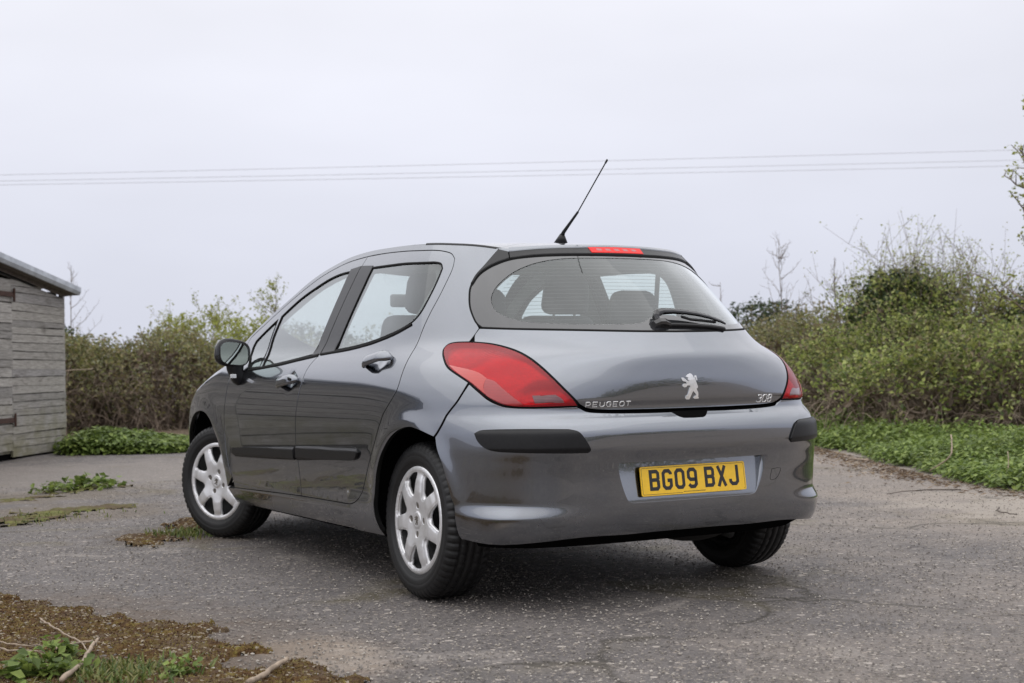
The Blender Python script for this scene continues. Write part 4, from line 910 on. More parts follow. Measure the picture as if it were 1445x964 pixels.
# ------------------------------------------------------------------ ground
def asphalt():
    g=G('weathered_asphalt'); p=g.pos(); s=g.n('SeparateXYZ'); g.l(p,s.inputs[0]); X,Y=s.outputs['X'],s.outputs['Y']
    pd=g.mapv(p,(1,1,.0))
    big=g.noise(pd,.55,5,.6); mid=g.noise(pd,3.5,5,.6); fine=g.noise(pd,55,4,.7)
    v=g.vor(pd,48); sep=g.n('SeparateColor'); g.l(v.outputs['Color'],sep.inputs[0])
    v2=g.vor(pd,105); sep2=g.n('SeparateColor'); g.l(v2.outputs['Color'],sep2.inputs[0])
    stone=g.ramp(sep.outputs[0],[(0,(.075,.070,.068)),(.35,(.135,.125,.120)),(.62,(.20,.185,.17)),(.82,(.34,.30,.255)),(.93,(.46,.42,.37)),(1,(.62,.60,.56))],'CONSTANT')
    stone2=g.ramp(sep2.outputs[1],[(0,(.09,.082,.08)),(.5,(.16,.145,.135)),(.8,(.27,.24,.205)),(1,(.48,.44,.39))])
    binder=g.mix(fine,(.055,.052,.052),(.17,.158,.152))
    m1=g.math('LESS_THAN',v.outputs['Distance'],g.mr(sep.outputs[1],0,1,.18,.50))
    m2=g.math('LESS_THAN',v2.outputs['Distance'],g.mr(sep2.outputs[0],0,1,.15,.52))
    c=g.mix(m2,binder,stone2); c=g.mix(m1,c,stone)
    v3=g.vor(pd,23); s3=g.n('SeparateColor'); g.l(v3.outputs['Color'],s3.inputs[0])
    chip=g.math('MULTIPLY',g.math('LESS_THAN',v3.outputs['Distance'],g.mr(s3.outputs[1],0,1,.10,.36)),g.math('GREATER_THAN',s3.outputs[0],.48))
    c=g.mix(chip,c,g.ramp(s3.outputs[2],[(0,(.055,.05,.048)),(.35,(.12,.11,.105)),(.6,(.26,.235,.205)),(.85,(.40,.36,.31)),(1,(.58,.54,.49))]))
    c=g.mix(g.mr(g.noise(pd,9,5,.7),.35,.7,0,.42),c,(.09,.083,.082))
    c=g.mix(g.mr(big,.3,.7,0,.32),c,(.13,.125,.128))
    # worn, paler wheel-tracked patches and darker stained ones
    c=g.mix(g.mr(mid,.42,.72,0,.38),c,(.235,.218,.205))
    c=g.mix(g.mr(g.noise(pd,.9,4,.6,.6),.56,.75,0,.45),c,(.088,.084,.085))
    # sandy dirt that washes out from the verge on the right: distance from the verge line
    d=g.math('ADD',g.math('MULTIPLY',X,.888),g.math('MULTIPLY',Y,-.46)); d=g.math('SUBTRACT',3.20,d)     # metres inside the yard
    ed=g.math('ADD',d,g.mr(g.noise(pd,.75,5,.62),.2,.8,-2.4,2.4))
    sand=g.mr(ed,2.8,.1,0,.8); 
    sandc=g.mix(g.noise(pd,24,5,.7),(.20,.172,.146),(.36,.32,.277))
    keep=g.math('SUBTRACT',1,g.math('MULTIPLY',m1,.55))
    c=g.mix(g.math('MULTIPLY',sand,keep),c,sandc)
    # grit and silt in front of the shed and round the moss bed
    def patch(cx,cy,rx,ry,amp,col,c,rag=.6,sc=2.2):
        ax=g.math('DIVIDE',g.math('SUBTRACT',X,cx),rx); ay=g.math('DIVIDE',g.math('SUBTRACT',Y,cy),ry)
        r=g.math('SQRT',g.math('ADD',g.math('MULTIPLY',ax,ax),g.math('MULTIPLY',ay,ay)))
        r=g.math('ADD',r,g.mr(g.noise(pd,sc,5,.65),.2,.8,-rag,rag))
        return g.mix(g.mr(r,1.05,.6,0,amp),c,col)
    c=patch(-1.58,-.80,.24,.40,.55,(.36,.30,.235),c,.35,6)
    c=patch(-.6,8.4,3.4,2.2,.5,(.27,.245,.22),c)
    c=patch(4.2,.9,1.2,1.2,.4,(.42,.385,.33),c)
    c=patch(-1.4,4.6,1.1,.75,.6,(.14,.115,.085),c,.5,3)
    c=patch(-1.2,6.1,1.2,.7,.55,(.15,.125,.09),c,.5,3)
    c=patch(-.95,2.85,.5,.55,.6,(.11,.085,.06),c,.5,5)
    c=patch(-2.6,-.5,1.25,2.0,.75,(.115,.085,.06),c,.25,5)
    # hairline cracks and old patch edges
    wv=g.n('VectorMath',operation='ADD'); g.l(pd,wv.inputs[0]); nz=g.N.new('ShaderNodeTexNoise'); g.l(pd,nz.inputs['Vector']); nz.inputs['Scale'].default_value=1.7; nz.inputs['Detail'].default_value=5
    sc_=g.n('VectorMath',operation='SCALE'); g.l(nz.outputs['Color'],sc_.inputs[0]); sc_.inputs['Scale'].default_value=.9; g.l(sc_.outputs[0],wv.inputs[1])
    ck=g.vor(wv.outputs[0],.42,'DISTANCE_TO_EDGE').outputs['Distance']
    crack=g.math('MULTIPLY',g.mr(ck,.012,.003,0,1),g.mr(g.noise(pd,.6,3),.44,.54,0,1))
    c=g.mix(g.math('MULTIPLY',crack,.75),c,(.045,.040,.032))
    c=g.mix(g.math('MULTIPLY',g.mr(ck,.05,.012,0,.35),g.mr(g.noise(pd,1.1,3),.5,.6,0,1)),c,(.17,.15,.09))
    pale=g.mr(g.noise(g.mapv(pd,(1,1,1),loc=(7,3,0)),1.25,6,.68,.8),.60,.70,0,.5)
    c=g.mix(g.math('MULTIPLY',pale,keep),c,(.36,.335,.305))
    c=g.mix(1,c,(1.0,.965,.95),'MULTIPLY'); hs=g.n('HueSaturation'); g.l(c,hs.inputs['Color']); hs.inputs['Value'].default_value=1.0; hs.inputs['Saturation'].default_value=1.0; c=hs.outputs[0]
    h=g.math('ADD',g.math('MULTIPLY',g.math('SUBTRACT',.6,v.outputs['Distance']),1.0),g.math('MULTIPLY',g.math('SUBTRACT',.5,v2.outputs['Distance']),.5))
    h=g.math('ADD',h,g.math('MULTIPLY',mid,2.5))
    g.bsdf(c,g.mr(sep.outputs[2],0,1,.62,.9),0,normal=g.bump(h,.75,.008),spec=.35)
    return g.m
M['asphalt']=asphalt()
n=140; gx=np.concatenate([[-600,-200,-60,-25],np.linspace(-14,18,n),[30,70,200,600]]); gy=np.concatenate([[-600,-200,-60,-25],np.linspace(-12,24,n),[40,80,200,600]])
X,Y=np.meshgrid(gx,gy)
def wob(x,y): return .006*np.sin(x*1.3+y*.7)+.005*np.sin(x*.6-y*1.9+1)+.003*np.sin(x*3.1+y*2.3)
inn=(np.abs(X-2)<14)&(np.abs(Y-5)<16)
Z=np.where(inn,wob(X,Y)*np.clip((np.hypot(X-0,Y-1.3)-2.6)/1.5,0,1),0)-.004
i=np.arange(X.size).reshape(X.shape)
tag(mesh_np('asphalt_yard',np.stack([X.ravel(),Y.ravel(),Z.ravel()],1),np.stack([i[:-1,:-1].ravel(),i[:-1,1:].ravel(),i[1:,1:].ravel(),i[1:,:-1].ravel()],1),M['asphalt'],smooth=True),kind='structure')
# ------------------------------------------------------------------ plant helpers
def leaf_mat(name,cols,trans=.35,rough=.5,clump=.8,tint=(.62,.55,.50)):
    g=G(name); r=g.N.new('ShaderNodeNewGeometry').outputs['Random Per Island']
    c=g.ramp(r,[(i/(len(cols)-1),c) for i,c in enumerate(cols)])
    cl=g.noise(g.pos(),1.5,4,.6); c=g.mix(g.mr(cl,.36,.64,0,clump),c,tint,'MULTIPLY')
    b=g.bsdf(c,rough,spec=.35,out=False); t=g.n('BsdfTranslucent'); g.l(c,t.inputs[0])
    m=g.n('MixShader'); m.inputs[0].default_value=trans; g.l(b.outputs[0],m.inputs[1]); g.l(t.outputs[0],m.inputs[2]); g.l(m.outputs[0],g.out.inputs[0]); return g.m
M['bramble_leaf']=leaf_mat('bramble_leaf',[(.06,.085,.03),(.16,.22,.06),(.32,.39,.10),(.50,.55,.18),(.22,.24,.11),(.32,.26,.16)])
M['dull_leaf']=leaf_mat('dull_leaf',[(.09,.105,.042),(.20,.22,.075),(.31,.30,.11),(.36,.31,.16),(.25,.28,.17),(.28,.21,.13)])
M['ivy_leaf']=leaf_mat('ivy_leaf',[(0.027,0.045,0.018),(0.053,0.090,0.030),(0.090,0.128,0.045)],.15)
M['spring_leaf']=leaf_mat('spring_leaf',[(.22,.25,.05),(.33,.37,.07),(.42,.45,.11),(.30,.29,.10)],.45,clump=.5)
M['nettle_leaf']=leaf_mat('nettle_leaf',[(.08,.125,.03),(.15,.22,.05),(.23,.32,.075),(.31,.40,.10)],.35,clump=.5)
M['grass']=leaf_mat('grass_blade',[(.07,.12,.03),(.13,.19,.045),(.22,.25,.07),(.30,.27,.12)],.35)
M['stem']=simple('brown_stem',(.17,.13,.10),.8,0,0,9,.45)
M['dry_stem']=simple('dry_cane',(.215,.165,.125),.85,0,0,7,.45)
M['bark']=simple('grey_bark',(.10,.085,.07),.85,0,0,30,.4,.3,60)
M['twig']=simple('fallen_stick',(.30,.235,.175),.8,0,0,25,.35,.3,90)
M['twig_dark']=simple('dark_stick',(.10,.08,.065),.85,0,0,25,.35)
M['soil']=None
def soil():
    g=G('leaf_litter_soil'); p=g.pos()
    a=g.noise(p,5,6,.7); v=g.vor(p,45); s=g.n('SeparateColor'); g.l(v.outputs['Color'],s.inputs[0])
    c=g.ramp(s.outputs[0],[(0,(.05,.035,.025)),(.5,(.10,.072,.05)),(.8,(.17,.125,.085)),(1,(.28,.22,.16))])
    c=g.mix(g.mr(a,.4,.7,0,.7),c,(.075,.058,.036)); g.bsdf(c,.95,normal=g.bump(v.outputs['Distance'],.8,.02),spec=.2); return g.m
M['soil']=soil()
def leaves(C,size,up=.5,asp=.62,rng=RNG,fold=.25,droop=None):
    """leaf blades (two folded triangles pairs) at centres C -> V,F"""
    n=len(C); s=size*rng.uniform(.6,1.25,n)[:,None] if np.isscalar(size) else size[:,None]
    nr=rng.normal(size=(n,3)); nr[:,2]=np.abs(nr[:,2])*.8+up; nr/=np.linalg.norm(nr,axis=1,keepdims=True)
    t=rng.normal(size=(n,3)); t-=nr*(t*nr).sum(1,keepdims=True); t/=np.linalg.norm(t,axis=1,keepdims=True); b=np.cross(nr,t)
    V=np.stack([C-t*s*.5,C+b*s*asp*.5-nr*s*fold*-.3-t*s*.08,C+t*s*.5-nr*s*.12,C-b*s*asp*.5+nr*s*fold*.3-t*s*.08],1).reshape(-1,3)
    i=np.arange(n)*4; F=np.vstack([np.stack([i,i+1,i+2],1),np.stack([i,i+2,i+3],1)])
    return V,F
def lump_dirs(rng,k=12):
    d=rng.normal(size=(k,3)); d[:,2]=np.abs(d[:,2])*.7; d/=np.linalg.norm(d,axis=1,keepdims=True); return d,rng.uniform(-.34,.34,k)
def crown_pts(rng,n,a,b,h,lumps,inner=.32,zmin=.02,power=.8):
    d=rng.normal(size=(n,3)); d[:,2]=np.abs(d[:,2]); d/=np.linalg.norm(d,axis=1,keepdims=True)
    ld,la=lumps; r=1+sum(la[i]*np.exp(-((1-d@ld[i])/.10)) for i in range(len(la)))
    r=r*(1-np.abs(rng.normal(0,inner*.55,n))); P=d*r[:,None]; 
    P[:,2]=np.sign(P[:,2])*np.abs(P[:,2])**power
    P=P*[a,b,h]; P[:,2]=np.maximum(P[:,2],zmin); return P
def bush(name,loc,a,b,h,leafmat,nclus,label,cat='bush',group=None,leaf=.06,per=14,clr=.16,stems=60,dry=220,low=0.,seed=1,sprays=0,spray_h=.5,stemmat='stem',rot=0,spray_leaf=.5,cage=True,inner=.32):
    """an arching thicket: crown of leaf sprays, live stems, dry canes"""
    rng=np.random.default_rng(seed); root=empty(name,loc,label=label,cat=cat,group=group); root.rotation_euler.z=rot
    lumps=lump_dirs(rng)
    C=crown_pts(rng,nclus,a,b,h,lumps,inner)
    if low>0:
        gap=np.sin(C[:,0]*2.7+seed)*np.sin(C[:,1]*2.3+seed*1.7)+.6*np.sin(C[:,2]*4.1+C[:,0]*1.3)
        keep=rng.uniform(size=len(C))<np.clip((C[:,2]/h-low*.85)/.30,.07,1)*np.clip(.75+.5*gap,.18,1); C=C[keep]
    # each spray is a short row of leaves along a shoot, so the outline stays feathery
    sh=rng.normal(size=(len(C),3)); sh[:,2]=np.abs(sh[:,2])*.6+.15; sh/=np.linalg.norm(sh,axis=1,keepdims=True)
    t=rng.uniform(-1,1,(len(C),per)); L=C[:,None]+sh[:,None]*t[...,None]*clr+rng.normal(0,clr*.28,(len(C),per,3)); L=L.reshape(-1,3); L[:,2]=np.maximum(L[:,2],.02)
    V,F=leaves(L,leaf,rng=rng)
    paths=[]
    n=14
    T=crown_pts(rng,stems,a*.97,b*.97,h*1.0,lumps,.15); B=np.c_[T[:,:2]*rng.uniform(.1,.75,(stems,1)),np.zeros(stems)]
    u=np.linspace(0,1,8)[None,:,None]; mid=(B+T)/2+np.c_[(T[:,:2]-B[:,:2])*.0,np.abs(T[:,2])*.35]
    P=(1-u)**2*B[:,None]+2*u*(1-u)*mid[:,None]+u**2*T[:,None]+rng.normal(0,.02,(stems,8,3)); P[...,2]=np.maximum(P[...,2],0)
    Rr=np.linspace(.011,.004,8)[None]*rng.uniform(.7,1.5,(stems,1)); SV,SF=tube_np(P,Rr,3)
    sv=[SV];sf=[SF];lv=[V];lf=[F]
    if sprays:
        T0=crown_pts(rng,sprays,a*.75,b*.75,h*.95,lumps,.1); T0[:,2]=np.maximum(T0[:,2],h*.6)
        hh=rng.uniform(.35,1,sprays)*spray_h; dr=np.c_[rng.normal(0,.42,(sprays,2)),np.ones(sprays)]
        P=T0[:,None]+dr[:,None]*hh[:,None,None]*np.linspace(0,1,6)[None,:,None]+np.cumsum(rng.normal(0,.02,(sprays,6,3)),1)
        v,f=tube_np(P,np.linspace(.006,.002,6)[None]*np.ones((sprays,1)),3); sf.append(f+sum(map(len,sv))); sv.append(v)
        # side twigs
        k=4; Q0=P[:,1:5].reshape(-1,3); dd=rng.normal(0,.5,(len(Q0),3)); dd[:,2]=np.abs(dd[:,2])+.3
        Q=Q0[:,None]+dd[:,None]*(np.repeat(hh,4)*.35)[:,None,None]*np.linspace(0,1,4)[None,:,None]
        v,f=tube_np(Q,np.linspace(.0035,.0015,4)[None]*np.ones((len(Q),1)),3); sf.append(f+sum(map(len,sv))); sv.append(v)
        pts=np.vstack([P[:,2:].reshape(-1,3),Q[:,1:].reshape(-1,3)]); pts=pts[rng.uniform(size=len(pts))<spray_leaf]; pts=np.repeat(pts,3,0)+rng.normal(0,.035,(len(pts)*3,3))
        v,f=leaves(pts,leaf*.75,rng=rng); lf.append(f+len(V)); lv.append(v)
    tag(mesh_np('crown',np.vstack(lv),np.vstack(lf),leafmat,root),kind='stuff')
    tag(mesh_np('stems',np.vstack(sv),np.vstack(sf),M[stemmat],root),kind='stuff')
    if dry:
        dry=int(dry*1.25)
        p=crown_pts(rng,dry,a*1.0,b*1.0,h*.66,lumps,.25); d=rng.normal(size=(dry,3)); d[:,2]=np.abs(d[:,2])*1.2; d/=np.linalg.norm(d,axis=1,keepdims=True); ln=rng.uniform(.18,.85,dry)
        P=p[:,None]+d[:,None]*ln[:,None,None]*np.linspace(-.5,.5,5)[None,:,None]; P[...,2]-=.22*np.linspace(-1,1,5)[None]**2*ln[:,None]; P[...,2]=np.maximum(P[...,2],.0)
        v,f=tube_np(P,rng.uniform(.0022,.0048,(dry,1))*np.ones((1,5)),3); tag(mesh_np('dry_canes',v,f,M['dry_stem'],root),kind='stuff')
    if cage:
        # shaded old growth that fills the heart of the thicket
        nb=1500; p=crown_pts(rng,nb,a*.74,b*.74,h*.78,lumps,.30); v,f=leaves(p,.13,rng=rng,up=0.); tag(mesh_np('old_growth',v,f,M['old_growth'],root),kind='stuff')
    return root
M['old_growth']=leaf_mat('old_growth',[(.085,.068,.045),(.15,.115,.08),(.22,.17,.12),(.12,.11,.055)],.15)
def nettle_bed(name,poly,n,h,label=None,seed=3,mat='nettle_leaf',size=.055,edge=.5):
    """a bed of low nettles: whorls of drooping leaves up short stems"""
    rng=np.random.default_rng(seed); poly=np.array(poly,float); lo,hi=poly.min(0),poly.max(0)
    P=rng.uniform(lo,hi,(n*6,2)); P=P[inpoly(P,poly)][:n]
    # plants lower at the rim
    e=np.roll(poly,-1,0)-poly; d=np.full(len(P),9.)
    for a,b in zip(poly,e):
        t=np.clip(((P-a)@b)/(b@b),0,1); d=np.minimum(d,np.linalg.norm(P-a-t[:,None]*b,axis=1))
    hh=h*(.35+.65*np.clip(d/edge,0,1))*rng.uniform(.65,1.15,len(P))*(.8+.35*np.sin(P[:,0]*2.3+1)*np.sin(P[:,1]*1.7))
    k=13; u=np.linspace(.15,1,k); az=rng.uniform(0,6.28,(len(P),1))+np.arange(k)[None]*2.4
    r=.055*(1.15-u)[None]*rng.uniform(.6,1.4,(len(P),k))+.012
    C=np.stack([P[:,:1]+np.cos(az)*r,P[:,1:]+np.sin(az)*r,hh[:,None]*u[None]],-1).reshape(-1,3)
    out=np.stack([np.cos(az),np.sin(az),np.full_like(az,-.35)],-1).reshape(-1,3)
    m=len(C); s=size*rng.uniform(.6,1.3,m)[:,None]; out=out+rng.normal(0,.25,(m,3)); out/=np.linalg.norm(out,axis=1,keepdims=True)
    sd=np.cross(out,[0,0,1.]); sd/=np.linalg.norm(sd,axis=1,keepdims=True); up=np.cross(sd,out)
    V=np.stack([C-out*s*.1,C+out*s*.32+sd*s*.30+up*s*.06,C+out*s,C+out*s*.32-sd*s*.30+up*s*.06],1).reshape(-1,3)
    i=np.arange(m)*4; F=np.vstack([np.stack([i,i+1,i+2],1),np.stack([i,i+2,i+3],1)])
    o=mesh_np(name,V,F,M[mat]); return tag(o,kind='stuff',label=label)

# ------------------------------------------------------------------ verges
def flat_poly(name,poly,z,mat,n=2):
    P=catmull(poly,4,True); r=delaunay_2d_cdt([Vector(p) for p in P],[(i,(i+1)%len(P)) for i in range(len(P))],[],1,1e-6,False)
    V=np.array([(v[0],v[1],z) for v in r[0]]); return tag(mesh_np(name,V,[np.array([f]) for f in r[2]],mat),kind='structure')
flat_poly('verge_soil',[(4.75,1.2),(5.4,2.8),(6.2,4.4),(7.1,5.8),(7.6,7.0),(9.5,10.5),(13,15),(20,20),(26,14),(18,4),(9,-3),(3.6,-2.6),(3.9,-.6)],.022,M['soil'])
flat_poly('hedge_soil',[(.9,13.3),(1.6,12.9),(2.6,13.6),(4.5,15.0),(8,17),(14,20),(14,27),(0,27),(-2,18)],.022,M['soil'])
VERGE=[(4.50,1.1),(4.62,1.9),(5.15,2.95),(5.58,3.55),(6.02,4.55),(6.68,5.45),(7.05,6.4),(8.0,7.9),(9.6,10.4),(10.8,10.2),(9.9,8.0),(9.0,5.6),(7.6,3.2),(6.4,1.2),(5.4,-.6),(4.1,-1.0)]
nettle_bed('nettle_bed',catmull(VERGE,4,True),5200,.34,seed=5,edge=.7)
nettle_bed('nettle_patch',catmull([(.30,11.75),(.75,11.55),(1.35,11.35),(1.75,11.45),(2.2,12.1),(1.9,12.7),(1.3,12.9),(.8,12.6),(.45,12.2)],4,True),2000,.46,seed=6,edge=.75,size=.075)
# ------------------------------------------------------------------ thickets
BR='brambles and bushes along the right verge'
bush('bramble_bush',(11.9,9.6,0),1.7,1.5,2.2,M['bramble_leaf'],1000,'highest bramble, climbing over the dark ivy mound',group=BR,seed=61,low=.5,dry=300,leaf=.06,stems=90,sprays=40,spray_h=.45,spray_leaf=.6)
bush('bramble_bush',(9.5,6.2,0),1.9,2.0,1.32,M['bramble_leaf'],2100,'wide green bramble at the right edge of the photo above the nettles',group=BR,seed=21,low=.42,dry=500,leaf=.062,stems=110)
bush('bramble_bush',(10.6,8.8,0),2.1,1.9,1.55,M['bramble_leaf'],2400,'tall leafy bramble in the middle of the right thicket, dry canes at its foot',group=BR,seed=22,low=.45,dry=650,leaf=.058,stems=130)
bush('bramble_bush',(11.6,11.6,0),2.0,2.0,1.8,M['dull_leaf'],1500,'browner bramble just right of the car tail lamp',group=BR,seed=23,low=.55,dry=750,leaf=.058,stems=130)
bush('dogwood_bush',(13.6,14.9,0),2.2,1.8,1.75,M['dull_leaf'],1000,'brown twiggy bush rising behind the right edge of the rear window',group=BR,seed=24,low=.2,dry=650,leaf=.06,sprays=50,spray_h=.7,stems=150,spray_leaf=.25)
bush('ivy_mound',(11.9,9.9,0),1.05,1.05,2.42,M['ivy_leaf'],900,'dark ivy mound standing up out of the right thicket',cat='shrub',group=BR,seed=25,dry=0,leaf=.075,stems=30,inner=.22)
bush('hawthorn_bush',(12.2,10.0,0),1.45,1.4,2.25,M['spring_leaf'],520,'pale hawthorn with long feathery shoots behind the ivy mound',group=BR,seed=26,dry=60,leaf=.05,sprays=190,spray_h=1.2,stems=90,low=.5,spray_leaf=.65,cage=False)
bush('ivy_mound',(13.4,8.3,0),1.2,1.4,2.05,M['ivy_leaf'],800,'dark evergreen shrub cut off by the right edge of the photo',cat='shrub',group=BR,seed=27,dry=0,leaf=.075,stems=30,inner=.22)
bush('ivy_mound',(14.2,15.6,0),1.2,1.2,2.1,M['ivy_leaf'],500,'dark green clump next to the rear window, far end of the right thicket',cat='shrub',group=BR,seed=28,dry=0,leaf=.075,stems=30,inner=.22)
bush('hazel_bush',(16.2,12.4,0),2.0,1.8,1.8,M['dull_leaf'],700,'dull twiggy bush behind the brambles, right of the bare saplings',group=BR,seed=29,dry=300,leaf=.06,sprays=60,spray_h=.6,stems=120,spray_leaf=.4)
LH='hedge bushes behind the car on the left'
bush('hedge_bush',(1.5,19.2,0),1.9,1.7,1.8,M['dull_leaf'],1800,'dark leafy hedge bush touching the shed corner',group=LH,seed=31,low=.08,dry=700,leaf=.065,stems=130)
bush('hedge_bush',(3.6,18.9,0),1.9,1.7,1.75,M['dull_leaf'],1600,'brown bramble tangle in the middle of the left hedge',group=LH,seed=32,low=.15,dry=1100,leaf=.065,stems=170)
bush('willow_bush',(4.6,20.3,0),1.7,1.5,1.85,M['spring_leaf'],750,'yellow green bush with bright new leaves, tallest of the left hedge',group=LH,seed=33,low=.5,dry=150,leaf=.07,sprays=90,spray_h=.5,stems=110,spray_leaf=.8,cage=False)
bush('hedge_bush',(5.7,19.6,0),1.7,1.6,1.55,M['dull_leaf'],1300,'dry brown bush beside the door mirror',group=LH,seed=34,low=.12,dry=1100,leaf=.06,stems=170)
bush('holly_bush',(6.9,21.4,0),1.6,1.3,1.95,M['ivy_leaf'],650,'dark evergreen bush showing above the windscreen pillar',group=LH,seed=35,dry=0,leaf=.07,stems=30,inner=.22)
bush('ivy_bush',(1.9,21.6,0),2.0,1.4,2.05,M['ivy_leaf'],700,'dark ivy clump over the hedge, right of the shed roof',group=LH,seed=36,dry=0,leaf=.075,stems=30,inner=.22)
bush('hedge_bush',(9.3,20.8,0),2.3,1.6,1.75,M['dull_leaf'],900,'hedge bush seen through the car windows',group=LH,seed=37,low=.2,dry=400,leaf=.065,stems=110)
# bare saplings
def sapling(loc,h,label,seed,leafp=0.,spread=.35,mat='stem',group='bare saplings',name='bare_sapling',leafmat='spring_leaf',lean=(0,0),r0=.018,nb=16):
    rng=np.random.default_rng(seed); root=empty(name,loc,label=label,cat='sapling' if 'sapling' in name else 'tree',group=group)
    u=np.linspace(0,1,12); tr=np.stack([lean[0]*u+np.cumsum(rng.normal(0,.012,12)),lean[1]*u+np.cumsum(rng.normal(0,.012,12)),h*u],1)
    v,f=tube_np(tr[None],(r0*(1-.8*u))[None],6); mesh_np('trunk',v,f,M[mat],root)
    k=rng.uniform(.3,.97,nb); s0=np.stack([np.interp(k,u,tr[:,j]) for j in range(3)],1)
    d=rng.normal(size=(nb,3)); d[:,2]=np.abs(d[:,2])*.5+.5; d/=np.linalg.norm(d,axis=1,keepdims=True); ln=h*spread*(1.15-k)*rng.uniform(.6,1.2,nb)
    w=np.linspace(0,1,7); P=s0[:,None]+d[:,None]*ln[:,None,None]*w[None,:,None]+np.cumsum(rng.normal(0,.012,(nb,7,3)),1); P[...,2]+=.25*ln[:,None]*w[None]**2
    v1,f1=tube_np(P,(r0*.38*(1-.7*w))[None]*np.ones((nb,1)),4)
    q0=P[:,1:].reshape(-1,3); m=len(q0); dd=rng.normal(size=(m,3)); dd[:,2]=np.abs(dd[:,2]); l2=np.repeat(ln,6)*.3*rng.uniform(.4,1.2,m)
    Q=q0[:,None]+dd[:,None]*l2[:,None,None]*np.linspace(0,1,4)[None,:,None]*.6
    v2,f2=tube_np(Q,np.linspace(r0*.18,r0*.09,4)[None]*np.ones((m,1)),3)
    mesh_np('branches',np.vstack([v1,v2]),[f1,f2+len(v1)],M[mat],root)
    if leafp:
        pts=np.vstack([Q[:,1:].reshape(-1,3),P[:,2:].reshape(-1,3)]); pts=pts[rng.uniform(size=len(pts))<leafp]; pts=np.repeat(pts,4,0)+rng.normal(0,.03,(len(pts)*4,3)); vv,ff=leaves(pts,.055,rng=rng); mesh_np('leaves',vv,ff,M[leafmat],root)
    return root
sapling((13.2,14.2,0),3.10,'tallest bare sapling above the thicket, right of the rear window',41,spread=.34,nb=26)
sapling((13.9,13.6,0),2.75,'shorter bare sapling just right of the tallest one',42,spread=.38,nb=26)
sapling((12.1,14.6,0),2.35,'thin bare sapling closest to the rear window glass',43,spread=.36,nb=20)
sapling((2.6,22,0),2.95,'bare sapling above the hedge near the shed roof',44,spread=.35,nb=20)
sapling((6.2,20.8,0),2.6,'young tree with sparse yellow green leaves above the windscreen pillar',45,leafp=.40,spread=.5,nb=26,name='young_tree',group=None)
sapling((9.86,5.60,0),3.85,'hawthorn tree whose leafy branches reach in at the right edge of the photo',46,leafp=.45,spread=.24,nb=46,name='hawthorn_tree',group=None,leafmat='spring_leaf',r0=.045,lean=(-.1,.2))
# the wood behind the camera, seen only as reflections
rng=np.random.default_rng(77)
th=.517+np.linspace(-1.25,1.25,2600); rr=26+rng.normal(0,1.6,2600)
hgt_=1.6+.7*np.sin(th*7)+.5*np.sin(th*17+1)+.3*np.sin(th*31)
C=np.stack([-1.5+rr*np.sin(th+math.pi),-2+rr*np.cos(th+math.pi),np.clip(hgt_,.6,4)*rng.uniform(0,1,2600)],1)
C=np.repeat(C,5,0)+rng.normal(0,.45,(13000,3)); C[:,2]=np.abs(C[:,2]); V,F=leaves(C,.42,rng=rng); tag(mesh_np('far_hedge',V,F,M['dull_leaf']),kind='stuff')

# ------------------------------------------------------------------ shed
def planks():
    g=G('weathered_board'); p=g.obj(); oi=g.n('ObjectInfo')
    rnd=oi.outputs['Random']; off=g.n('CombineXYZ'); g.l(g.math('MULTIPLY',rnd,37),off.inputs[1])
    ad=g.n('VectorMath',operation='ADD'); g.l(p,ad.inputs[0]); g.l(off.outputs[0],ad.inputs[1])
    gr=g.noise(g.mapv(ad.outputs[0],(1.6,1,34)),3.5,7,.68,.35); kn=g.noise(g.mapv(ad.outputs[0],(1.2,1,5)),2.4,4,.6,.6)
    c=g.mix(g.mr(gr,.32,.68),(.19,.18,.17),(.52,.505,.485))
    tint=g.ramp(rnd,[(0,(.66,.65,.64)),(.35,(.88,.86,.82)),(.7,(1,.98,.95)),(1,(.76,.75,.76))])
    c=g.mix(1,c,tint,'MULTIPLY'); c=g.mix(g.mr(kn,.58,.75,0,.65),c,(.10,.088,.075))
    # green algae on the lowest boards
    s=g.n('SeparateXYZ'); g.l(g.pos(),s.inputs[0]); al=g.math('MULTIPLY',g.mr(s.outputs['Z'],.75,.1,0,.75),g.mr(g.noise(g.pos(),4,5),.35,.65))
    c=g.mix(al,c,(.15,.14,.065)); g.bsdf(c,.88,normal=g.bump(gr,.6,.006),spec=.2); return g.m
M['board']=planks()
M['tin']=simple('weathered_roof_sheet',(.48,.51,.55),.5,.35,0,6,.25)
D=np.array([math.sin(.575),math.cos(.575)]); NRM=np.array([D[1],-D[0]]); P0=np.array([.50,12.62])       # wall runs from the near end to corner P0
shed=empty('timber_shed',(P0[0],P0[1],0),label='weathered grey board shed with a tin roof at the left edge of the photo',cat='shed')
shed.rotation_euler=(0,0,math.atan2(D[1],D[0]))      # local +x runs along the wall away from the camera, local -y faces the yard
def ztop(x): return np.where(x>-4.6,1.93-.105*x+.0*x,1.93+.105*4.6-.105*(-4.6-x))
rng=np.random.default_rng(5)
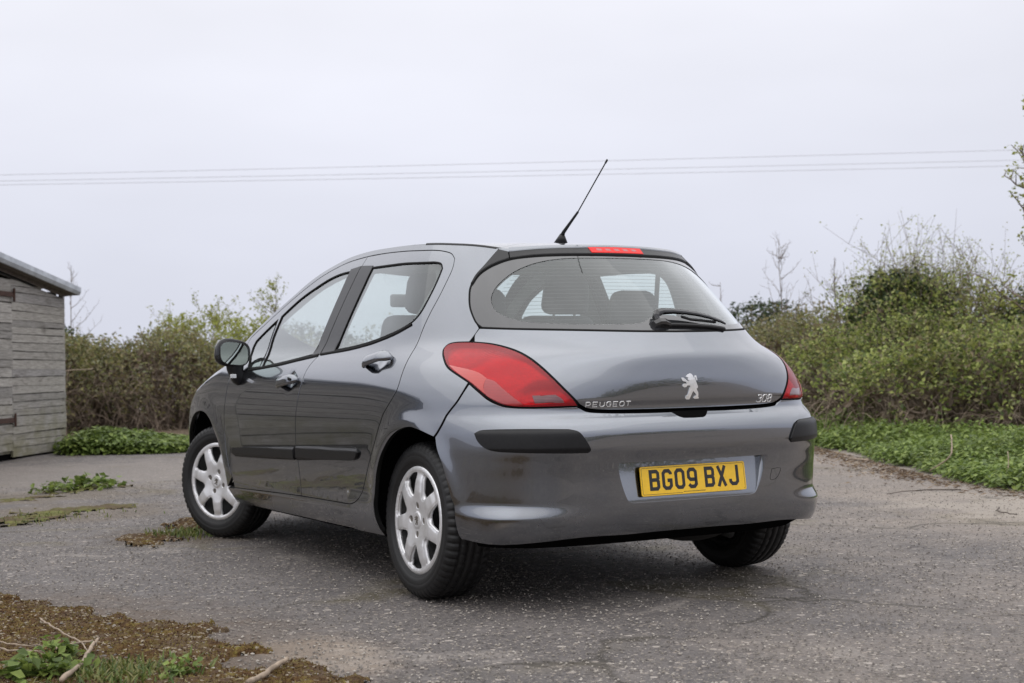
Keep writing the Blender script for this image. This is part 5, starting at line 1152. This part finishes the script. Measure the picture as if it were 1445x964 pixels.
def board(x0,x1,z0,z1,y,parent,name='board',th=.022,tilt=.004,top=None):
    n=max(3,int((x1-x0)/.18)); x=np.linspace(x0,x1,n); jb=np.cumsum(rng.normal(0,.0022,n)); jt=np.cumsum(rng.normal(0,.0022,n)); jb-=jb.mean(); jt-=jt.mean()
    sl=rng.normal(0,.004); zb=z0+jb+sl*(x-x0); zt=z1+jt+sl*(x-x0)
    if top is not None: zt=np.minimum(zt,top(x)); zb=np.minimum(zb,zt-.004)
    yy=y+rng.normal(0,.003)
    rows=[np.stack([x,np.full(n,yy-tilt),zb],1),np.stack([x,np.full(n,yy),zt],1),np.stack([x,np.full(n,yy+th),zt],1),np.stack([x,np.full(n,yy+th),zb],1)]
    V=np.vstack(rows); i=np.arange(n-1); F=np.vstack([np.stack([a*n+i,a*n+i+1,b*n+i+1,b*n+i],1) for a,b in ((0,1),(1,2),(3,0))])
    E=np.array([[0,n,2*n,3*n],[n-1,4*n-1,3*n-1,2*n-1]]); return mesh_np(name,V,[F,E],M['board'],parent)
DX=-1.60                                       # door edge
z=.03
while z<1.98:
    h=rng.uniform(.07,.115); board(DX+.012,0,z,z+h-.005,-.0,shed,top=lambda x:ztop(x)-.075); z+=h
door=bm=None
bm=bmesh.new(); add_box(bm,(DX-.52,.035,1.0),(1.02,.03,1.86)); door=bm_obj('door',bm,M['board'],shed)
z=.10
while z<1.90:
    h=rng.uniform(.08,.125); board(DX-1.04,DX-.012,z,z+h-.005,-.012,door,top=lambda x:np.full_like(x,1.93)); z+=h
for zz in (1.83,.44):
    bm=bmesh.new(); add_box(bm,(DX-.26,-.034,zz),(.52,.010,.055),bevel=.003); add_box(bm,(DX+.012,-.036,zz),(.035,.014,.15),bevel=.004)
    a=bmesh.ops.create_cone(bm,cap_ends=True,segments=10,radius1=.014,radius2=.014,depth=.13); bmesh.ops.translate(bm,vec=(DX-.008,-.042,zz),verts=a['verts']); bm_obj('hinge',bm,M['rust'],door)
z=.03
while z<2.42:
    h=rng.uniform(.09,.13)
    for xa,xb in ((-6.0,DX-1.05),(-9.4,-6.01)): 
        if z<1.95: board(xa,xb,z,z+h-.005,0,shed,top=lambda x:ztop(x)-.075)
    if z>=1.98: board(-8.9,-.4,z,z+h-.004,0,shed,top=lambda x:ztop(x)-.075)
    z+=h
board(-6.0,DX+.010,1.925,2.02,0,shed,top=lambda x:ztop(x)-.075)
bm=bmesh.new(); add_box(bm,(-.02,.03,1.0),(.06,.05,1.98)); bm_obj('corner_post',bm,M['board'],shed)
bm=bmesh.new(); add_box(bm,(-.01,2.6,1.0),(.03,5.0,1.9)); add_box(bm,(-4.7,5.1,1.0),(9.4,.03,1.9)); add_box(bm,(-9.39,2.57,.95),(.03,5.0,1.84)); bm_obj('back_wall',bm,M['board'],shed)
mesh_np('shade_backing',np.array([(-9.4,.05,0),(0,.05,0),(0,.05,1.88),(-4.6,.05,2.34),(-9.4,.05,1.85)]),np.arange(5)[None],M['dark'],shed)  # black sheet behind the boards; its top strip stands in for under-roof shade
# roof: folded sheet edge and corrugations
def roof_sheet(xa,za,xb,zb,name):
    n=160; y=np.linspace(-.16,5.3,n); w=.012*np.sin(np.arange(n)*np.pi/2)
    A=np.stack([np.full(n,xa),y,za+w],1);B=np.stack([np.full(n,xb),y,zb+w],1); i=np.arange(n-1)
    o=mesh_np(name,np.vstack([A,B]),np.stack([i,i+1,i+1+n,i+n],1),M['tin'],shed,smooth=True); return o
e=.11
roof_sheet(e,1.93-.105*e+.075,-4.6,1.93+.105*4.6+.075,'roof_sheet'); roof_sheet(-4.6,1.93+.105*4.6+.075,-9.7,1.93-.03,'roof_sheet')
for xa,za,xb,zb in ((e,1.93-.105*e,-4.6,1.93+.483),(-4.6,1.93+.483,-9.7,1.86)):
    V=[];
    for x,zz in ((xa,za),(xb,zb)): V+= [(x,-.17,zz+.082),(x,-.17,zz+.026),(x,-.15,zz-.012),(x,-.13,zz-.012),(x,-.13,zz+.085)]
    V=np.array(V); F=np.array([[k,(k+1)%5,(k+1)%5+5,k+5] for k in range(5)]); mesh_np('verge_flashing',V,[F,np.array([[0,4,3,2,1],[5,6,7,8,9]])],M['tin'],shed)
    bm=bmesh.new(); 
    m=mesh_np('barge_board',np.array([(xa,-.02,za-.015),(xb,-.02,zb-.015),(xb,-.02,zb-.05),(xa-.2*np.sign(xa-xb),-.02,za-.04),(xa,-.13,za-.012),(xb,-.13,zb-.012)]),[np.array([[0,1,2,3]]),np.array([[0,4,5,1]])],M['twig_dark'],shed); bm.free()

# ------------------------------------------------------------------ overhead wires
for k,(a,b) in enumerate((((7.591,57.68,9.496),(45.366,36.202,9.789)),((7.589,57.682,9.24),(45.357,36.207,9.352)),((7.587,57.683,9.075),(45.351,36.21,9.111)))):
    a=np.array(a);b=np.array(b); t=np.linspace(-1.6,2.6,60); P=a+(b-a)*t[:,None]; P[:,2]+=.35*((t-.5)**2-.25)*.35
    o=tube('power_line',P,.009,M['wire'] if 'wire' in M else M.setdefault('wire',simple('grey_wire',(0.42,.42,.44),.6)),None,5)
    tag(o,['highest of the three overhead wires crossing the sky','middle of the three overhead wires crossing the sky','lowest of the three overhead wires crossing the sky'][k],'power line','overhead wires')

# ------------------------------------------------------------------ moss, grit, sticks
def moss_mat():
    g=G('cushion_moss'); p=g.pos()
    a=g.noise(p,5,5,.65); b=g.noise(p,26,5,.7); v=g.vor(p,90); s=g.n('SeparateColor'); g.l(v.outputs['Color'],s.inputs[0])
    c=g.ramp(b,[(.2,(.030,.016,.009)),(.42,(.085,.045,.022)),(.56,(.135,.085,.030)),(.68,(.21,.17,.045)),(.85,(.33,.30,.09))])
    c=g.mix(g.mr(a,.46,.66,0,.65),c,(.13,.098,.072)); c=g.mix(g.math('GREATER_THAN',s.outputs[0],.90),c,(.34,.29,.22))
    h=g.math('ADD',b,g.math('MULTIPLY',v.outputs['Distance'],-.6))
    g.bsdf(c,.95,normal=g.bump(h,1,.02),spec=.15); return g.m
M['moss']=moss_mat()
def green_moss():
    g=G('green_moss'); p=g.pos(); b=g.noise(p,22,5,.7); a=g.noise(p,4,4,.6)
    c=g.ramp(b,[(.25,(.055,.05,.02)),(.5,(.13,.13,.045)),(.75,(.24,.25,.08))]); c=g.mix(g.mr(a,.40,.60,0,.9),c,(.10,.072,.048)); g.bsdf(c,.95,normal=g.bump(b,1,.015),spec=.15); return g.m
M['green_moss']=green_moss()
def moss_patch(name,poly,hmax,mat,res=.014,seed=2,rag=.05):
    rng=np.random.default_rng(seed); poly=catmull(poly,5,True); lo,hi=poly.min(0)-.08,poly.max(0)+.08
    x=np.arange(lo[0],hi[0],res);y=np.arange(lo[1],hi[1],res); X,Y=np.meshgrid(x,y); P=np.stack([X.ravel(),Y.ravel()],1)
    e=np.roll(poly,-1,0)-poly; d=np.full(len(P),9.)
    for a,b in zip(poly,e):
        t=np.clip(((P-a)@b)/(b@b),0,1); d=np.minimum(d,np.linalg.norm(P-a-t[:,None]*b,axis=1))
    sd=np.where(inpoly(P,poly),d,-d)
    def vn(sc,sd_):
        r=np.random.default_rng(sd_); g=r.uniform(-1,1,(128,128)); u=P[:,0]/sc+1000;v=P[:,1]/sc+1000; iu=np.floor(u).astype(int);iv=np.floor(v).astype(int); fu=u-iu;fv=v-iv; fu=fu*fu*(3-2*fu);fv=fv*fv*(3-2*fv)
        q=lambda a,b:g[a%128,b%128]
        return (q(iu,iv)*(1-fu)+q(iu+1,iv)*fu)*(1-fv)+(q(iu,iv+1)*(1-fu)+q(iu+1,iv+1)*fu)*fv
    nz=vn(.22,seed)*.6+vn(.09,seed+1)*.5+vn(.045,seed+2)*.4
    sd=sd+nz*rag
    z=np.where(sd>0,hmax*np.clip(sd/.05,0,1)*(.55+.45*nz)+.004,-.02)+vn(.028,seed+3)*.005*(sd>0)+vn(.016,seed+4)*.003*(sd>0)
    z=np.maximum(z,np.where(sd>0,.003,-.02)); ok=(sd>-.02).reshape(X.shape); 
    i=np.arange(len(P)).reshape(X.shape); q=ok[:-1,:-1]&ok[1:,:-1]&ok[:-1,1:]&ok[1:,1:]
    F=np.stack([i[:-1,:-1][q],i[:-1,1:][q],i[1:,1:][q],i[1:,:-1][q]],1); us=np.unique(F); mp=-np.ones(len(P),int); mp[us]=np.arange(len(us))
    o=mesh_np(name,np.c_[P,z][us],mp[F],mat,smooth=True); tag(o,kind='stuff'); return P[sd>.01],z[sd>.01]
MF=[(-2.85,1.80),(-2.26,1.08),(-2.10,.70),(-1.99,.50),(-2.03,.30),(-1.87,.08),(-1.80,-.20),(-1.83,-.38),(-1.76,-.50),(-1.86,-.70),(-1.95,-.88),(-1.80,-.95),(-1.68,-.86),(-1.66,-1.02),(-1.69,-1.3),(-1.9,-1.7),(-2.6,-1.7),(-3.3,-.6),(-3.5,.9)]
mp_,mz_=moss_patch('moss_bed',MF,.020,M['moss'],.012,2,.11)
moss_patch('moss_strip',[(-2.3,4.30),(-1.68,4.45),(-1.34,4.80),(-1.1,5.02),(-.62,4.90),(-.85,4.70),(-1.16,4.56),(-1.52,4.15),(-1.74,4.05),(-2.3,3.6)],.007,M['green_moss'],.02,3,.24)
moss_patch('moss_strip',[(-2.2,5.5),(-1.43,5.86),(-1.05,6.24),(-.7,6.60),(-.24,6.76),(-.56,6.5),(-1.13,5.9),(-1.48,5.62),(-2.2,5.2)],.007,M['green_moss'],.02,4,.22)
moss_patch('moss_strip',[(-1.24,2.95),(-.97,3.06),(-.70,3.60),(-.60,3.4),(-.80,3.10),(-1.03,2.62),(-1.24,2.42)],.010,M['moss'],.015,5,.20)
def grass_tuft(name,c,n,rad,h,label=None,seed=1,mat='grass',w=.004,kind='stuff'):
    rng=np.random.default_rng(seed); P=np.c_[np.array(c[:2])+rng.normal(0,rad,(n,2)),np.zeros(n)]; az=rng.uniform(0,6.28,n); ln=h*rng.uniform(.5,1.2,n); sp=rng.uniform(.2,1.0,n)
    d=np.stack([np.cos(az),np.sin(az),0*az],1); sd=np.stack([-np.sin(az),np.cos(az),0*az],1)
    rows=[]
    for u,ww in ((0,1),(.4,.9),(.75,.6),(1,.05)):
        c0=P+d*(sp*ln*u**1.6)[:,None]+np.array([0,0,1])*(ln*(u-.35*sp*u**2))[:,None]; rows+=[c0+sd*w*ww,c0-sd*w*ww]
    V=np.stack(rows,1).reshape(-1,3); i=np.arange(n)*8; F=np.vstack([np.stack([i+2*k,i+2*k+1,i+2*k+3,i+2*k+2],1) for k in range(3)])
    return tag(mesh_np(name,V,F,M[mat]),kind=kind)
grass_tuft('grass_patch',(-2.25,-.80),900,.10,.045,seed=51)
grass_tuft('grass_patch',(-.95,2.82),300,.10,.05,seed=52)
grass_tuft('grass_patch',(-1.5,4.35),200,.22,.035,seed=53)
def weed(loc,n,rad,h,label,seed,size=.05,mat='nettle_leaf'):
    rng=np.random.default_rng(seed); root=empty('weed_plant',loc,label=label,cat='plant')
    az=rng.uniform(0,6.28,n); e=rng.uniform(.1,1,n); d=np.stack([np.cos(az)*rad*e,np.sin(az)*rad*e,h*(1.05-e*.6)*rng.uniform(.5,1,n)],1)
    u=np.linspace(0,1,4)[None,:,None]; P=d[:,None]*np.concatenate([u,u,u**.7],2); v,f=tube_np(P,np.full((n,4),.0025),3); mesh_np('stems',v,f,M['grass'],root)
    C=np.repeat(d,3,0)+rng.normal(0,.018,(n*3,3)); C[:,2]=np.maximum(C[:,2],.01); v,f=leaves(C,size,up=1.2,asp=.8,rng=rng); mesh_np('leaves',v,f,M[mat],root); return root
weed((-.62,6.66,0),60,.30,.10,'low green weed growing out of the mossy crack left of the car',61,.06)
weed((-.95,6.42,0),25,.16,.08,'small ragged weed just left of the larger weed in the crack',62,.045)
weed((-2.44,-.70,0.01),46,.14,.055,'broad leaved weed in the moss at the bottom left corner',63,.042)
weed((-2.36,-.48,0.01),26,.09,.06,'small nettle seedling behind the broad leaved weed in the moss',64,.035)
weed((-2.09,-.92,.01),22,.04,.04,'tiny green weed in the moss right of the grass',65,.025)
weed((.30,12.35,0),26,.13,.16,'small green weed against the foot of the shed wall',66,.07)
def stick(pts,r0,r1,label,mat='twig',name='fallen_stick',group=None,seed=0):
    P=catmull(pts,6); n=len(P); rng=np.random.default_rng(len(label)+seed); P=P+rng.normal(0,.0015,P.shape); o=tube(name,P,np.linspace(r0,r1,n)*.6*rng.uniform(.85,1.15,n),M[mat],None,7); return tag(o,label,'stick',group)
def gp(px,py,z=0.):
    pass
stick([(-2.26,.25,.03),(-2.26,.05,.03),(-2.25,-.18,.03),(-2.24,-.32,.03),(-2.26,-.49,.025)],.006,.004,'long thin curved twig lying across the brown moss')
stick([(-2.34,-.36,.025),(-2.28,-.33,.03),(-2.20,-.30,.03)],.009,.006,'short pale stick beside the lower end of the curved twig')
stick([(-2.43,-.90,.04),(-2.32,-.67,.035),(-2.25,-.50,.05),(-2.21,-.43,.06)],.014,.007,'brown branch lying between the two green weeds in the moss')
stick([(-1.97,-1.20,.025),(-1.87,-1.09,.03),(-1.77,-.98,.035)],.016,.011,'thick pale stick at the bottom edge beside the mossy tip')
stick([(-2.50,-.05,.03),(-2.42,-.24,.03),(-2.33,-.30,.03)],.005,.003,'straight straw lying above the bottom left weeds')
stick([(-2.50,-.25,.03),(-2.44,-.34,.03),(-2.38,-.38,.03)],.006,.004,'short straight twig nearest the left edge of the photo')
stick([(6.05,5.0,.02),(5.75,4.35,.03),(5.9,4.8,.02)],.012,.008,'dry cane lying along the nettle edge near the car')
stick([(5.35,3.25,.02),(5.42,3.10,.14),(5.60,3.25,.30)],.013,.011,'broken pale cane leaning out of the nettles')
stick([(4.75,2.0,.02),(4.86,2.02,.14),(4.95,2.1,.24)],.007,.005,'thin grey cane standing out of the nettles near the right edge')
stick([(4.30,1.95,.012),(4.05,2.10,.012),(3.7,2.05,.012)],.008,.005,'dark twig on the sandy ground below the broken cane',mat='twig_dark')
stick([(3.55,.95,.012),(3.35,.78,.014),(3.30,.60,.012)],.008,.005,'short dark stick on the asphalt right of the car',mat='twig_dark')
stick([(3.55,.35,.012),(3.1,-.12,.012),(3.3,.05,.012)],.007,.005,'long dark stick near the right edge of the photo',mat='twig_dark')
stick([(.55,16.6,.55),(1.1,16.3,.95),(1.75,16.5,1.02)],.018,.010,'pale bent branch sticking out of the left hedge')
# loose grit on the asphalt near the camera and litter along the verge
rng=np.random.default_rng(9)
def grit(name,P,size,mat,flat=.6):
    n=len(P); base=np.array([(1,0,0),(-.5,.87,0),(-.5,-.87,0),(0,0,1),(0.1,.1,-.6)]); F0=np.array([(0,1,3),(1,2,3),(2,0,3),(1,0,4),(2,1,4),(0,2,4)])
    a=rng.uniform(0,6.28,n); c,s=np.cos(a),np.sin(a); b=base[None]*rng.uniform(.6,1.4,(n,5,3)); x=b[...,0]*c[:,None]-b[...,1]*s[:,None]; y=b[...,0]*s[:,None]+b[...,1]*c[:,None]
    sz=size*rng.uniform(.4,1.4,n)**1.5; V=np.stack([x*sz[:,None],y*sz[:,None],b[...,2]*sz[:,None]*flat],-1)+P[:,None]; 
    return tag(mesh_np(name,V.reshape(-1,3),(F0[None]+np.arange(n)[:,None,None]*5).reshape(-1,3),mat),kind='stuff')
def stone_mat():
    g=G('loose_grit'); r=g.N.new('ShaderNodeNewGeometry').outputs['Random Per Island']
    g.bsdf(g.ramp(r,[(0,(.14,.125,.115)),(.45,(.18,.165,.15)),(.78,(.27,.24,.205)),(1,(.50,.46,.41))]),.85,spec=.3); return g.m
M['grit']=stone_mat()
u=rng.uniform(size=(64000,2)); dist=3.6+9*u[:,0]**1.6; ang=.517+(u[:,1]-.5)*.80
P=np.stack([-3.32+dist*np.sin(ang),-5.136+dist*np.cos(ang),np.zeros(64000)],1); grit('loose_grit',P,.0043,M['grit'])
q=mp_[rng.integers(0,len(mp_),1000)]; grit('moss_litter',np.c_[q+rng.normal(0,.004,q.shape),np.full(len(q),.014)],.008,M['grit'],.35)
# moss tufts: tiny upright shoots over the cushion
k=26000; idx=rng.integers(0,len(mp_),k); B=np.c_[mp_[idx]+rng.normal(0,.005,(k,2)),np.maximum(mz_[idx],0)-.002]
V,F=leaves(B+[0,0,.004],.013,up=-.3,asp=.35,rng=rng)
M['moss_tuft']=leaf_mat('moss_tuft',[(.045,.022,.010),(.10,.05,.022),(.15,.09,.03),(.24,.19,.05),(.30,.25,.10)],.2); tag(mesh_np('moss_tufts',V,F,M['moss_tuft']),kind='stuff')
# dead leaves and straw along the foot of the nettles
t=rng.uniform(0,1,1500); vx=np.interp(t,[0,.2,.45,.7,1],[4.3,4.95,5.5,6.3,7.1]); vy=np.interp(t,[0,.2,.45,.7,1],[1.0,2.7,3.75,5.1,6.6]); o=np.abs(rng.normal(0,.22,1500))
P=np.stack([vx-.88*o,vy+.46*o,np.full(1500,.008)],1); V,F=leaves(P,.05,up=3,asp=.3,rng=rng); V[:,2]=np.maximum(V[:,2],.002)
M['litter']=leaf_mat('dead_leaf_litter',[(.10,.06,.035),(.22,.15,.09),(.38,.30,.2)],.1); tag(mesh_np('verge_litter',V,F,M['litter']),kind='stuff')
